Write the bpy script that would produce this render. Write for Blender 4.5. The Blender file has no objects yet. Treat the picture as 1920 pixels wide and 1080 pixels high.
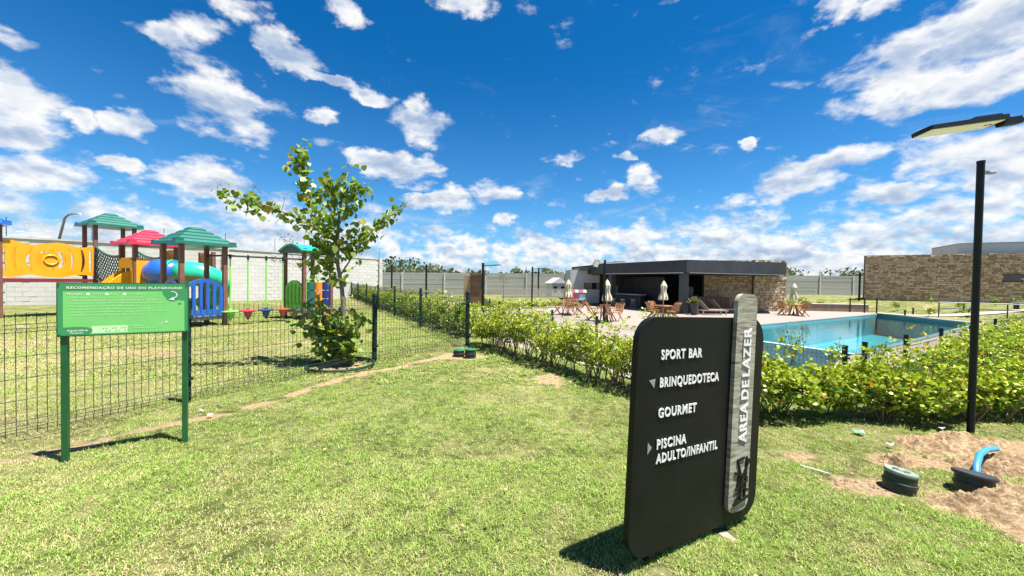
import bpy, math, random
import numpy as np
from mathutils import Vector, Matrix, noise
from mathutils.geometry import delaunay_2d_cdt
random.seed(7)
rng = np.random.default_rng(7)
R = math.radians
scene = bpy.context.scene
COL = scene.collection

# ------------------------------------------------------------------ camera
cam_data = bpy.data.cameras.new('camera')
cam = bpy.data.objects.new('camera', cam_data)
COL.objects.link(cam)
cam_data.sensor_width = 36
cam_data.lens = 36 * 700 / 1920
cam_data.clip_start = 0.05
cam_data.clip_end = 6000
cam.location = (0, 0, 1.3)
cam.rotation_euler = (Matrix.Rotation(R(90 - 1.06), 3, 'X') @ Matrix.Rotation(R(0.9), 3, 'Z')).to_euler()
scene.camera = cam
scene.view_settings.view_transform = 'Standard'
scene.view_settings.look = 'None'
scene.view_settings.gamma = 1
scene.view_settings.use_curve_mapping = False
scene.view_settings.exposure = 1.62
scene.render.resolution_x = 1024
scene.render.resolution_y = 576

# ------------------------------------------------------------------ sun and sky
SUN_EL, SUN_AZ = 73.0, 111.0            # azimuth clockwise from +Y
sv = Vector((math.sin(R(SUN_AZ)) * math.cos(R(SUN_EL)), math.cos(R(SUN_AZ)) * math.cos(R(SUN_EL)), math.sin(R(SUN_EL))))
sl = bpy.data.lights.new('sun', 'SUN')
sl.energy = 5.0
sl.angle = R(0.5)
sl.color = (1.0, 0.95, 0.87)
sun = bpy.data.objects.new('sun', sl)
sun.rotation_euler = sv.to_track_quat('Z', 'Y').to_euler()
sun.location = (20, -10, 60)
COL.objects.link(sun)

world = bpy.data.worlds.new('World')
scene.world = world
world.use_nodes = True
WN = world.node_tree
WN.nodes.clear()

class NT:
    """tiny helper to write node graphs as expressions"""
    def __init__(s, tree): s.t = tree
    def n(s, typ, **kw):
        nd = s.t.nodes.new(typ)
        for k, v in kw.items(): setattr(nd, k, v)
        return nd
    def put(s, sock, v):
        if isinstance(v, bpy.types.NodeSocket): s.t.links.new(v, sock)
        else: sock.default_value = v
    def m(s, op, a, b=0.0, c=None, clamp=False):
        nd = s.n('ShaderNodeMath', operation=op, use_clamp=clamp)
        s.put(nd.inputs[0], a); s.put(nd.inputs[1], b)
        if c is not None: s.put(nd.inputs[2], c)
        return nd.outputs[0]
    def vm(s, op, a, b=(0, 0, 0), scale=None):
        nd = s.n('ShaderNodeVectorMath', operation=op)
        s.put(nd.inputs[0], a)
        if op not in ('NORMALIZE', 'LENGTH', 'SCALE'): s.put(nd.inputs[1], b)
        if scale is not None: s.put(nd.inputs['Scale'], scale)
        return nd.outputs['Value'] if op in ('DOT_PRODUCT', 'LENGTH', 'DISTANCE') else nd.outputs[0]
    def comb(s, x, y, z):
        nd = s.n('ShaderNodeCombineXYZ'); s.put(nd.inputs[0], x); s.put(nd.inputs[1], y); s.put(nd.inputs[2], z); return nd.outputs[0]
    def sep(s, v):
        nd = s.n('ShaderNodeSeparateXYZ'); s.put(nd.inputs[0], v); return nd.outputs
    def noise(s, vec, scale, detail=4, rough=0.55, dist=0.0):
        nd = s.n('ShaderNodeTexNoise'); s.put(nd.inputs['Vector'], vec)
        nd.inputs['Scale'].default_value = scale; nd.inputs['Detail'].default_value = detail
        nd.inputs['Roughness'].default_value = rough; nd.inputs['Distortion'].default_value = dist
        return nd
    def ramp(s, fac, stops, interp='LINEAR'):
        nd = s.n('ShaderNodeValToRGB'); s.put(nd.inputs[0], fac)
        cr = nd.color_ramp; cr.interpolation = interp
        while len(cr.elements) < len(stops): cr.elements.new(0.5)
        for e, (p, c) in zip(cr.elements, stops):
            e.position = p; e.color = c if len(c) == 4 else (*c, 1)
        return nd.outputs[0]
    def smooth(s, v, lo, hi, a=0.0, b=1.0):
        nd = s.n('ShaderNodeMapRange', interpolation_type='SMOOTHSTEP')
        s.put(nd.inputs[0], v)
        for i, q in zip((1, 2, 3, 4), (lo, hi, a, b)): s.put(nd.inputs[i], q)
        return nd.outputs[0]
    def mix(s, f, a, b, blend='MIX'):
        nd = s.n('ShaderNodeMix', data_type='RGBA', blend_type=blend)
        s.put(nd.inputs[0], f)
        for i, q in ((6, a), (7, b)):
            if not isinstance(q, bpy.types.NodeSocket) and len(q) == 3: q = (*q, 1)
            s.put(nd.inputs[i], q)
        return nd.outputs[2]

w = NT(WN)
sky = w.n('ShaderNodeTexSky', sky_type='NISHITA')
sky.sun_disc = False
sky.sun_elevation = R(SUN_EL)
sky.sun_rotation = R(SUN_AZ)
sky.altitude = 0
sky.air_density = 1.0
sky.dust_density = 0.4
sky.ozone_density = 4.0
dirv = w.n('ShaderNodeTexCoord').outputs['Generated']
dx, dy, dz = w.sep(dirv)
az = w.m('MULTIPLY', w.m('ARCTAN2', dx, dy), 57.29578)
el = w.m('MULTIPLY', w.m('ARCSINE', dz), 57.29578)
# the cumulus cells: (azimuth, elevation, half width, half height) in degrees
CLOUDS = [(-39.2, 20.9, 4.2, 3.6), (-37.2, 17.6, 5.0, 2.3), (-43.3, 25.1, 3.2, 1.1), (-39.9, 26.8, 3.0, 1.7), (-30.8, 26.6, 3.2, 1.7), (-32.5, 28.0, 2.4, 1.6),
 (-36.7, 30.2, 4.0, 1.4), (-53.8, 15.4, 3.6, 2.9), (-54.0, 12.5, 2.6, 1.4), (-45.6, 15.6, 1.9, 1.6), (-48.8, 14.9, 1.3, 1.1), (-23.8, 32.8, 3.0, 1.7), (-8.7, 36.4, 5.2, 1.6),
 (-14.0, 21.6, 5.0, 2.2), (-14.6, 23.6, 2.0, 1.6), (-21.0, 24.3, 3.0, 1.0), (-26.8, 25.2, 3.6, 0.7), (-27.0, 20.8, 1.7, 1.1), (-16.6, 15.5, 5.6, 2.2), (-20.0, 17.0, 3.4, 1.2), (7.0, 18.0, 3.2, 1.0), (21.3, 20.1, 2.7, 1.2), (16.7, 17.8, 1.4, 0.7),
 (32.3, 17.8, 1.2, 0.9), (19.2, 14.2, 2.2, 2.6), (16.0, 12.8, 2.6, 1.1), (12.6, 12.6, 2.2, 1.0), (-3.3, 13.4, 3.6, 1.8), (48.0, 22.4, 7.5, 4.4), (53.0, 24.0, 5.2, 4.6), (43.0, 19.6, 5.2, 1.9), (50.5, 19.5, 6.0, 2.4),
 (40.5, 29.4, 2.4, 1.3), (44.0, 28.6, 2.2, 1.2), (39.4, 14.2, 5.4, 1.5), (37.4, 12.0, 6.0, 1.7), (30.6, 10.8, 4.0, 1.4), (49.9, 13.2, 5.2, 2.3), (54.0, 10.5, 5.0, 2.2), (46.0, 10.0, 4.5, 1.4),
 (-39.3, 11.3, 4.4, 2.3), (-51.0, 9.3, 3.8, 1.4), (-11.1, 11.3, 5.6, 1.3), (-9.0, 12.6, 2.4, 1.4), (-1.1, 9.4, 1.8, 1.2), (-53.6, 20.3, 2.0, 1.3), (-46.0, 11.2, 1.8, 0.8), (-31.0, 9.4, 3.4, 1.7)]
vae = w.comb(az, el, 0.0)
warp = w.noise(w.vm('MULTIPLY', vae, (1, 1.5, 1)), 0.28, 5, 0.6)
vw = w.vm('ADD', vae, w.vm('MULTIPLY', w.vm('SUBTRACT', warp.outputs['Color'], (0.5, 0.5, 0.5)), (4.4, 3.0, 0)))
acc = None
for a, e, ra, re in CLOUDS:
    q = w.vm('MULTIPLY', w.vm('SUBTRACT', vw, (a, e, 0)), (1 / ra, 1 / re, 0))
    d = w.m('SUBTRACT', 1.0, w.vm('DOT_PRODUCT', q, q))
    acc = d if acc is None else w.m('MAXIMUM', acc, d)
acc = w.m('MAXIMUM', w.m('SUBTRACT', acc, 0.14), -1.2)
# height in the cell (used for bright tops and greyish bases)
belt = w.smooth(el, 3.0, 14.5, 0.55, -1.1)
belt2 = w.smooth(el, 5.0, 15.0, 0.0, -0.7)
side = w.smooth(w.m('ABSOLUTE', w.m('ADD', az, 5.0)), 6.0, 26.0, -0.12, 0.22)
pv = w.vm('MULTIPLY', dirv, (1, 1, 2.1))
pb = w.vm('MULTIPLY', dirv, (1, 1, 1.7))
def dens(off, offb):
    fine = w.noise(w.vm('ADD', pb, offb), 24.0, 7, 0.60).outputs['Fac']
    mid = w.noise(w.vm('ADD', pv, off), 9.0, 9, 0.56).outputs['Fac']
    f = w.smooth(el, 3.0, 16.0, 0.55, 0.25)
    return w.m('ADD', w.m('MULTIPLY', fine, f), w.m('MULTIPLY', mid, w.m('SUBTRACT', 1.0, f)))
n0 = dens((0, 0, 0), (0, 0, 0))
def soft(off, offb):
    a_ = w.noise(w.vm('ADD', pb, offb), 26.0, 3.0, 0.5).outputs['Fac']
    b_ = w.noise(w.vm('ADD', pv, off), 8.5, 4.0, 0.55).outputs['Fac']
    f = w.smooth(el, 3.0, 16.0, 0.55, 0.2)
    return w.m('ADD', w.m('MULTIPLY', a_, f), w.m('MULTIPLY', b_, w.m('SUBTRACT', 1.0, f)))
s0 = soft((0, 0, 0), (0, 0, 0))
s1 = soft((0.012, 0, 0.055), (0.006, 0, 0.022))
base = w.m('MAXIMUM', acc, w.m('ADD', belt, side))
behind = w.m('MAXIMUM', base, w.smooth(dy, 0.3, -0.1, -1.2, -0.25))
dd = w.m('ADD', w.m('MULTIPLY', behind, 0.33), w.m('MULTIPLY', w.m('SUBTRACT', n0, 0.5), 2.25))
veil = w.noise(w.vm('MULTIPLY', w.vm('ADD', dirv, (0.3, 0, 0)), (1, 1.0, 3.0)), 3.2, 9, 0.68, 0.8).outputs['Fac']
alpha = w.smooth(dd, w.m('SUBTRACT', 0.02, w.m('MULTIPLY', veil, 0.34)), 0.27)
alpha = w.m('MAXIMUM', alpha, w.m('MULTIPLY', w.smooth(veil, 0.56, 0.82), w.smooth(el, 34.0, 12.0, 0.10, 0.42)))
thick = w.smooth(dd, 0.10, 0.60)
lit = w.m('ADD', 0.74, w.m('MULTIPLY', w.m('SUBTRACT', s0, s1), 3.2), clamp=True)
lit = w.m('ADD', lit, w.m('MULTIPLY', w.m('SUBTRACT', n0, 0.5), 0.9), clamp=True)
lit = w.m('SUBTRACT', lit, w.m('MULTIPLY', thick, 0.42), clamp=True)
ccol = w.ramp(lit, [(0.0, (0.40, 0.52, 0.74)), (0.35, (0.60, 0.69, 0.84)), (0.62, (0.84, 0.89, 0.96)), (0.85, (1.02, 1.02, 1.02)), (1.0, (1.10, 1.09, 1.07))])
CL = 6.35
ccol = w.vm('MULTIPLY', ccol, (CL, CL, CL))
skyc = w.mix(1.0, sky.outputs[0], w.mix(w.smooth(el, 8.0, 32.0), (0.30, 0.76, 1.04), (0.04, 0.53, 0.88)), 'MULTIPLY')
hz = w.smooth(el, -1.0, 14.0, 0.55, 0.0)
skyc = w.mix(hz, skyc, (2.4, 4.3, 6.6))
out = w.mix(w.m('MULTIPLY', alpha, 0.97), skyc, ccol)
out = w.mix(w.smooth(el, 0.0, -3.0), out, (1.6, 2.0, 2.0))
bg = w.n('ShaderNodeBackground')
bg.inputs['Strength'].default_value = 0.05
WN.links.new(out, bg.inputs['Color'])
WN.links.new(bg.outputs[0], w.n('ShaderNodeOutputWorld').inputs[0])
world.cycles.sampling_method = 'MANUAL'
world.cycles.sample_map_resolution = 512

# ------------------------------------------------------------------ mesh helpers
class MB:
    def __init__(s): s.v = []; s.f = []
    def add(s, vs, fs, M=None):
        o = len(s.v)
        if M is not None: vs = [M @ Vector(v) for v in vs]
        s.v += [tuple(v) for v in vs]
        s.f += [tuple(i + o for i in f) for f in fs]
        return s
    def box(s, c, d, M=None, rz=0.0, taper=1.0):
        x, y, z = d[0] / 2, d[1] / 2, d[2] / 2
        T = Matrix.Translation(c) @ Matrix.Rotation(rz, 4, 'Z')
        if M is not None: T = M @ T
        vs = [(-x, -y, -z), (x, -y, -z), (x, y, -z), (-x, y, -z)] + [(a * taper, b * taper, z) for a, b in ((-x, -y), (x, -y), (x, y), (-x, y))]
        return s.add(vs, [(0, 3, 2, 1), (4, 5, 6, 7), (0, 1, 5, 4), (1, 2, 6, 5), (2, 3, 7, 6), (3, 0, 4, 7)], T)
    def bar(s, a, b, w_, h_, M=None, up=(0, 0, 1)):
        a = Vector(a); b = Vector(b); d = (b - a)
        L = d.length; d = d / L
        u = Vector(up)
        if abs(d.dot(u)) > 0.98: u = Vector((1, 0, 0))
        x = d.cross(u).normalized(); z = x.cross(d)
        T = Matrix((( x[0], d[0], z[0], (a + b)[0] / 2), (x[1], d[1], z[1], (a + b)[1] / 2), (x[2], d[2], z[2], (a + b)[2] / 2), (0, 0, 0, 1)))
        if M is not None: T = M @ T
        return s.box((0, 0, 0), (w_, L, h_), T)
    def tube(s, pts, r, n=8, M=None, caps=True):
        pts = [Vector(p) for p in pts]
        rs = r if isinstance(r, (list, tuple)) else [r] * len(pts)
        vs = []; fs = []; px = None
        for i, p in enumerate(pts):
            d = (pts[min(i + 1, len(pts) - 1)] - pts[max(i - 1, 0)])
            if d.length < 1e-9: d = Vector((0, 0, 1))
            d.normalize()
            if px is None:
                u = Vector((0, 0, 1)) if abs(d.z) < 0.9 else Vector((1, 0, 0))
                px = d.cross(u).normalized()
            else:
                px = (px - d * px.dot(d)).normalized()
            py = d.cross(px)
            for k in range(n):
                t = 2 * math.pi * k / n
                vs.append(p + px * (math.cos(t) * rs[i]) + py * (math.sin(t) * rs[i]))
        for i in range(len(pts) - 1):
            for k in range(n):
                a = i * n + k; b = i * n + (k + 1) % n
                fs.append((a, b, b + n, a + n))
        if caps:
            fs.append(tuple(range(n - 1, -1, -1))); fs.append(tuple((len(pts) - 1) * n + k for k in range(n)))
        return s.add(vs, fs, M)
    def lathe(s, prof, c=(0, 0, 0), n=24, M=None, sx=1.0, sy=1.0, wob=None):
        vs = []; fs = []
        for j, (r, z) in enumerate(prof):
            for k in range(n):
                t = 2 * math.pi * k / n
                rr = r * (wob(t, z) if wob else 1)
                vs.append((c[0] + math.cos(t) * rr * sx, c[1] + math.sin(t) * rr * sy, c[2] + z))
        for j in range(len(prof) - 1):
            for k in range(n):
                a = j * n + k; b = j * n + (k + 1) % n
                fs.append((a, b, b + n, a + n))
        if prof[0][0] > 1e-5: fs.append(tuple(range(n - 1, -1, -1)))
        if prof[-1][0] > 1e-5: fs.append(tuple((len(prof) - 1) * n + k for k in range(n)))
        return s.add(vs, fs, M)
    def prism(s, poly, t0, t1, M=None, holes=()):
        """extrude a 2D outline (x, z plane) from y=t0 to y=t1; holes cut through"""
        loops = [list(poly)] + [list(h) for h in holes]
        vs2 = []; edges = []; spans = []
        for lp in loops:
            o = len(vs2); vs2 += [Vector(p) for p in lp]; spans.append((o, len(lp)))
            edges += [(o + i, o + (i + 1) % len(lp)) for i in range(len(lp))]
        if holes:
            V, E_, F_, *_r = delaunay_2d_cdt(vs2, edges, [], 0, 1e-6)
            def inside(p, lp):
                c = False; j = len(lp) - 1
                for i in range(len(lp)):
                    if (lp[i][1] > p[1]) != (lp[j][1] > p[1]) and p[0] < (lp[j][0] - lp[i][0]) * (p[1] - lp[i][1]) / (lp[j][1] - lp[i][1]) + lp[i][0]: c = not c
                    j = i
                return c
            tris = []
            for f in F_:
                c = sum((V[i] for i in f), Vector((0, 0))) / len(f)
                if inside(c, poly) and not any(inside(c, h) for h in holes): tris.append(tuple(f))
        else:
            V = vs2; tris = [tuple(range(len(poly)))]
        n = len(V)
        vs = [(p[0], t0, p[1]) for p in V] + [(p[0], t1, p[1]) for p in V]
        fs = [f for f in tris] + [tuple(i + n for i in reversed(f)) for f in tris]
        m = len(vs)
        for lp in loops:
            o = len(vs)
            vs += [(p[0], t0, p[1]) for p in lp] + [(p[0], t1, p[1]) for p in lp]
            L = len(lp)
            fs += [(o + i, o + L + i, o + L + (i + 1) % L, o + (i + 1) % L) for i in range(L)]
        return s.add(vs, fs, M)
    def build(s, name, mat, parent=None, world_space=False, smooth=None, bevel=0.0):
        me = bpy.data.meshes.new(name)
        vs = s.v
        if parent is not None and world_space:
            inv = pm(parent).inverted(); vs = [tuple(inv @ Vector(v)) for v in vs]
        me.from_pydata(vs, [], s.f)
        fin(me, mat, smooth)
        o = bpy.data.objects.new(name, me); COL.objects.link(o)
        if parent is not None: o.parent = parent
        if bevel:
            b = o.modifiers.new('bevel', 'BEVEL'); b.width = bevel; b.segments = 2; b.limit_method = 'ANGLE'; b.angle_limit = R(40)
        return o

def fin(me, mat, smooth=None):
    if mat is not None: me.materials.append(mat)
    if smooth is not None:
        me.shade_smooth() if smooth is True else me.set_sharp_from_angle(angle=R(smooth))
        if smooth is not True:
            me.polygons.foreach_set('use_smooth', [True] * len(me.polygons))
    me.update()

def pm(o):
    M = Matrix.LocRotScale(o.location, o.rotation_euler, o.scale)
    return pm(o.parent) @ M if o.parent else M

def tag(o, label=None, cat=None, group=None, kind=None):
    if label: o['label'] = label
    if cat: o['category'] = cat
    if group: o['group'] = group
    if kind: o['kind'] = kind
    return o

def thing(name, label, cat, loc=(0, 0, 0), rz=0.0, group=None):
    o = bpy.data.objects.new(name, None); COL.objects.link(o)
    o.location = loc; o.rotation_euler = (0, 0, rz); o.empty_display_size = 0.2
    return tag(o, label, cat, group)

def kids(o): return [c for c in bpy.data.objects if c.parent == o]
def dup(o, loc, rz, label, parent=None, group=None):
    ch = kids(o)
    c = o.copy(); COL.objects.link(c)
    c.location = loc; c.rotation_euler = (0, 0, rz); c['label'] = label
    if group: c['group'] = group
    for k in ch: dup_part(k, c)
    return c
def dup_part(k, parent):
    ch = kids(k)
    d = k.copy(); COL.objects.link(d); d.parent = parent
    for g in ch: dup_part(g, d)
def inst(name, me, parent, loc=(0, 0, 0), rot=(0, 0, 0), scale=(1, 1, 1)):
    o = bpy.data.objects.new(name, me); COL.objects.link(o); o.parent = parent
    o.location = loc; o.rotation_euler = rot; o.scale = scale
    return o

def npmesh(name, verts, faces, mat, cols=None, smooth=False):
    """verts (N,3), faces (M,k) numpy -> object; cols (N,3) vertex colours 'tint'"""
    me = bpy.data.meshes.new(name)
    verts = np.ascontiguousarray(verts, dtype=np.float32)
    faces = np.ascontiguousarray(faces, dtype=np.int32)
    k = faces.shape[1]
    me.vertices.add(len(verts)); me.vertices.foreach_set('co', verts.ravel())
    me.loops.add(faces.size); me.loops.foreach_set('vertex_index', faces.ravel())
    me.polygons.add(len(faces))
    me.polygons.foreach_set('loop_start', np.arange(0, faces.size, k, dtype=np.int32))
    me.polygons.foreach_set('loop_total', np.full(len(faces), k, dtype=np.int32))
    if smooth: me.polygons.foreach_set('use_smooth', np.ones(len(faces), dtype=bool))
    me.update(calc_edges=True)
    if cols is not None:
        at = me.color_attributes.new('tint', 'FLOAT_COLOR', 'POINT')
        c4 = np.ones((len(verts), 4), dtype=np.float32); c4[:, :cols.shape[1]] = cols
        at.data.foreach_set('color', c4.ravel())
    if mat: me.materials.append(mat)
    o = bpy.data.objects.new(name, me); COL.objects.link(o)
    return o

# ------------------------------------------------------------------ materials
def mat_base(name):
    m = bpy.data.materials.new(name); m.use_nodes = True
    t = m.node_tree; t.nodes.clear(); w_ = NT(t)
    out_ = w_.n('ShaderNodeOutputMaterial'); b = w_.n('ShaderNodeBsdfPrincipled')
    t.links.new(b.outputs[0], out_.inputs[0])
    return m, w_, b, out_
def hsl(c, k): return tuple(min(1, x * k) for x in c)
def plain(name, c, rough=0.6, var=0.12, scale=6.0, bump=0.0, bscale=40.0, metal=0.0, spec=0.5, objrand=0.0, dirt=None, coat=0.0):
    m, w_, b, o = mat_base(name)
    co = w_.n('ShaderNodeTexCoord').outputs['Object']
    nz = w_.noise(co, scale, 6, 0.6).outputs['Fac']
    colr = w_.mix(w_.smooth(nz, 0.3, 0.7), hsl(c, 1 - var), hsl(c, 1 + var))
    if objrand:
        r_ = w_.n('ShaderNodeObjectInfo').outputs['Random']
        gi = w_.n('ShaderNodeNewGeometry').outputs['Random Per Island']
        rr = w_.m('FRACT', w_.m('ADD', r_, gi))
        colr = w_.mix(w_.m('MULTIPLY', rr, objrand), colr, hsl(c, 0.35))
    if dirt:
        d = w_.noise(co, 2.3, 8, 0.7).outputs['Fac']
        colr = w_.mix(w_.smooth(d, 0.48, 0.72, 0, 0.7), colr, dirt)
    w_.put(b.inputs['Base Color'], colr)
    rn = w_.noise(co, scale * 3, 4, 0.6).outputs['Fac']
    w_.put(b.inputs['Roughness'], w_.m('ADD', w_.m('MULTIPLY', rn, 0.16), rough - 0.08))
    b.inputs['Metallic'].default_value = metal
    b.inputs['Specular IOR Level'].default_value = spec
    if coat: b.inputs['Coat Weight'].default_value = coat
    if bump:
        bp = w_.n('ShaderNodeBump'); bp.inputs['Strength'].default_value = bump; bp.inputs['Distance'].default_value = 0.01
        w_.put(bp.inputs['Height'], w_.noise(co, bscale, 6, 0.65).outputs['Fac'])
        w_.put(b.inputs['Normal'], bp.outputs[0])
    return m

def leafmat(name, trans=0.35, rough=0.45, mult=(1, 1, 1)):
    m, w_, b, o = mat_base(name)
    a = w_.n('ShaderNodeAttribute'); a.attribute_name = 'tint'
    c = w_.vm('MULTIPLY', a.outputs['Color'], mult)
    w_.put(b.inputs['Base Color'], c)
    b.inputs['Roughness'].default_value = rough
    b.inputs['Specular IOR Level'].default_value = 0.35
    tr = w_.n('ShaderNodeBsdfTranslucent')
    w_.put(tr.inputs['Color'], w_.vm('MULTIPLY', c, (1.25, 1.25, 0.5)))
    mx = w_.n('ShaderNodeMixShader'); mx.inputs[0].default_value = trans
    w_.t.links.new(b.outputs[0], mx.inputs[1]); w_.t.links.new(tr.outputs[0], mx.inputs[2]); w_.t.links.new(mx.outputs[0], o.inputs[0])
    return m

M_GRASS = leafmat('grass_blade', 0.30, 0.6)
M_LEAF = leafmat('hedge_leaf', 0.30, 0.38)
M_FARLEAF = leafmat('far_leaf', 0.2, 0.6)

# ------------------------------------------------------------------ terrain
U = np.array([0.858, 0.513]); V_ = np.array([-0.513, 0.858])     # pool directions
DECKZ = -0.70
DECK = [(2.4, 6.1), (5.55, 5.85), (27.2, 18.6), (29.2, 31.4), (9.5, 34.5), (3.7, 28.8), (-1.9, 24.6), (-0.3, 9.5)]
POOL = [(10.17, 11.0), (25.27, 20.44), (26.24, 26.79), (7.55, 15.55)]
BASIN = [(6.3, 8.0), (10.05, 10.95), (7.43, 15.5), (3.5, 12.6)]
UPPER_EDGE = [(62, 36.0), (8.9, 6.55), (6.6, 5.0), (2.6, 3.95), (1.75, 4.75), (-0.35, 8.0), (-4.4, 15.0), (-17.5, 38.0), (-32, 64)]

def seg_dist(X, Y, a, b):
    ax, ay = a; bx, by = b
    L2 = (bx - ax) ** 2 + (by - ay) ** 2
    t = np.clip(((X - ax) * (bx - ax) + (Y - ay) * (by - ay)) / L2, 0, 1)
    return np.hypot(X - ax - t * (bx - ax), Y - ay - t * (by - ay))
def in_poly(X, Y, P):
    c = np.zeros(X.shape, bool); j = len(P) - 1
    for i in range(len(P)):
        (xi, yi), (xj, yj) = P[i], P[j]
        if yi != yj:
            c ^= ((yi > Y) != (yj > Y)) & (X < (xj - xi) * (Y - yi) / (yj - yi) + xi)
        j = i
    return c
def sdist(X, Y, P):
    d = np.full(X.shape, 1e9)
    for i in range(len(P)): d = np.minimum(d, seg_dist(X, Y, P[i - 1], P[i]))
    return np.where(in_poly(X, Y, P), -d, d)
def sst(x, a, b):
    t = np.clip((x - a) / (b - a), 0, 1); return t * t * (3 - 2 * t)
LOWREG = UPPER_EDGE + [(-32, 400), (400, 400), (400, 228)]
HOLE = [(float(a), float(b)) for a, b in POOL]
def terrain(X, Y):
    X = np.asarray(X, float); Y = np.asarray(Y, float)
    far = np.clip(-0.52 + 0.0115 * (X + 13), -0.6, 0.1)
    dd_ = sdist(X, Y, DECK)
    low = np.where(dd_ < 0, DECKZ - 0.03, DECKZ - 0.03 + (far - DECKZ + 0.03) * sst(dd_, 0.25, 5.0))
    s = sst(-sdist(X, Y, LOWREG), 0.0, 1.3)
    z = low * s
    # gentle unevenness of the lawn
    und = 0.012 * np.sin(X * 1.7 + 1) * np.sin(Y * 1.3) + 0.008 * np.sin(X * 4.1 + Y * 2.2) + 0.006 * np.sin(3.3 * X - 5.2 * Y + 2)
    z = z + und * np.where(dd_ < 0.2, 0, 1)
    hole = np.minimum(sdist(X, Y, HOLE), sdist(X, Y, BASIN))
    return np.where(hole < 0.12, -3.0, z)
def tz(x, y): return float(terrain(np.array([x]), np.array([y]))[0])

def axis(fine_lo, fine_hi, step, far_, growth=1.12):
    a = list(np.arange(fine_lo, fine_hi + 1e-6, step))
    s_ = step; lo = fine_lo
    while lo > -far_: s_ *= growth; lo -= s_; a.insert(0, lo)
    s_ = step; hi = fine_hi
    while hi < far_: s_ *= growth; hi += s_; a.append(hi)
    return np.array(a)
gx = axis(-16, 30, 0.2, 3500); gy = axis(-3, 36, 0.2, 3500)
GX, GY = np.meshgrid(gx, gy)
GZ = terrain(GX, GY)
nx, ny = len(gx), len(gy)
idx = np.arange(nx * ny).reshape(ny, nx)
F = np.stack([idx[:-1, :-1], idx[:-1, 1:], idx[1:, 1:], idx[1:, :-1]], -1).reshape(-1, 4)

FENCE_A, FENCE_B, FENCE_C = np.array([-3.86, 2.8]), np.array([-2.12, 5.85]), np.array([-0.83, 7.3])
def soil_mask(X, Y):
    """bare or worn earth: 0 grass .. 1 soil"""
    n = np.sin(X * 7.1 + 2 * np.sin(Y * 5.3)) * 0.5 + np.sin(Y * 9.7 + X * 3.1) * 0.5
    # worn strip on the near side of the playground fence
    strip = [(-5.2, 0.6), (-3.62, 2.42), (-2.75, 3.45), (-1.95, 5.2), (-1.25, 6.2), (-0.75, 6.9)]
    d = np.full(X.shape, 9.0)
    for i in range(len(strip) - 1): d = np.minimum(d, seg_dist(X, Y, strip[i], strip[i + 1]))
    m = 1 - sst(d + 0.025 * n, 0.02, 0.12)
    def spot(cx, cy, rx, ry, k=1.0):
        return k * (1 - sst(np.hypot((X - cx) / rx, (Y - cy) / ry) + 0.18 * n, 0.5, 1.1))
    for a in ((-0.85, 6.4, 0.5, 0.35, .9), (0.55, 4.9, 0.25, 0.5, 0.7), (2.35, 2.42, 0.34, 0.16), (2.15, 2.75, 0.35, 0.09, .8), (1.95, 2.9, 0.3, 0.08, .7), (3.6, 3.05, 0.6, 0.21), (3.0, 2.75, .4, .12), (3.0, 2.2, 0.5, 0.22),
              (2.85, 1.9, 0.35, 0.2), (3.5, 2.65, 0.4, 0.15), (4.2, 3.0, .4, .3), (1.12, 1.9, 0.09, 0.06), (0.68, 1.62, 0.08, 0.06), (-2.5, 5.5, 0.42, 0.42), (1.75, 3.15, 0.2, 0.12, .8), (3.5,2.3,.35,.2), (-9.2,6.8,1.6,.7,.5), (-6.2,6.2,1.3,.5,.5)):
        m = np.maximum(m, spot(*a))
    return np.clip(m, 0, 1)
SM = soil_mask(GX, GY)
cols = np.stack([SM.ravel(), SM.ravel() * 0, SM.ravel() * 0], -1)

mg, wg, bg_, og = mat_base('lawn_ground')
att = wg.n('ShaderNodeAttribute'); att.attribute_name = 'tint'
soil = wg.sep(att.outputs['Color'])[0]
pos = wg.n('ShaderNodeNewGeometry').outputs['Position']
big = wg.noise(pos, 0.35, 4, 0.6).outputs['Fac']
mid = wg.noise(pos, 1.7, 6, 0.65).outputs['Fac']
fine = wg.noise(pos, 38, 5, 0.7).outputs['Fac']
fine2 = wg.noise(wg.vm('MULTIPLY', pos, (1, 1.0, 1)), 9, 8, 0.75).outputs['Fac']
g1 = wg.mix(wg.smooth(fine2, 0.35, 0.68), (0.050, 0.060, 0.018), (0.17, 0.20, 0.055))
g2 = wg.mix(wg.smooth(fine2, 0.35, 0.65), (0.19, 0.165, 0.075), (0.38, 0.33, 0.17))
px_, py_, pz_ = wg.sep(pos)
# the playground lawn is drier
dry = wg.m('ADD', wg.smooth(mid, 0.42, 0.66, -0.1, 0.5), wg.smooth(big, 0.45, 0.65, 0, 0.35), clamp=True)
pl_ = wg.m('MULTIPLY', wg.smooth(px_, -2.6, -4.5), wg.smooth(py_, 13.0, 9.0))
dry = wg.m('ADD', dry, wg.m('MULTIPLY', pl_, 0.35), clamp=True)
gcol = wg.mix(dry, g1, g2)
scol = wg.mix(wg.smooth(fine, 0.3, 0.7), (0.20, 0.135, 0.075), (0.42, 0.31, 0.19))
colg = wg.mix(wg.smooth(wg.m('ADD', soil, wg.m('MULTIPLY', wg.m('SUBTRACT', fine2, 0.5), 0.9)), 0.35, 0.6), gcol, scol)
wg.put(bg_.inputs['Base Color'], colg)
bg_.inputs['Roughness'].default_value = 0.95; bg_.inputs['Specular IOR Level'].default_value = 0.1
bp = wg.n('ShaderNodeBump'); bp.inputs['Strength'].default_value = 0.9; bp.inputs['Distance'].default_value = 0.03
wg.put(bp.inputs['Height'], wg.m('ADD', fine, wg.m('MULTIPLY', fine2, 2.0)))
wg.put(bg_.inputs['Normal'], bp.outputs[0])
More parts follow.
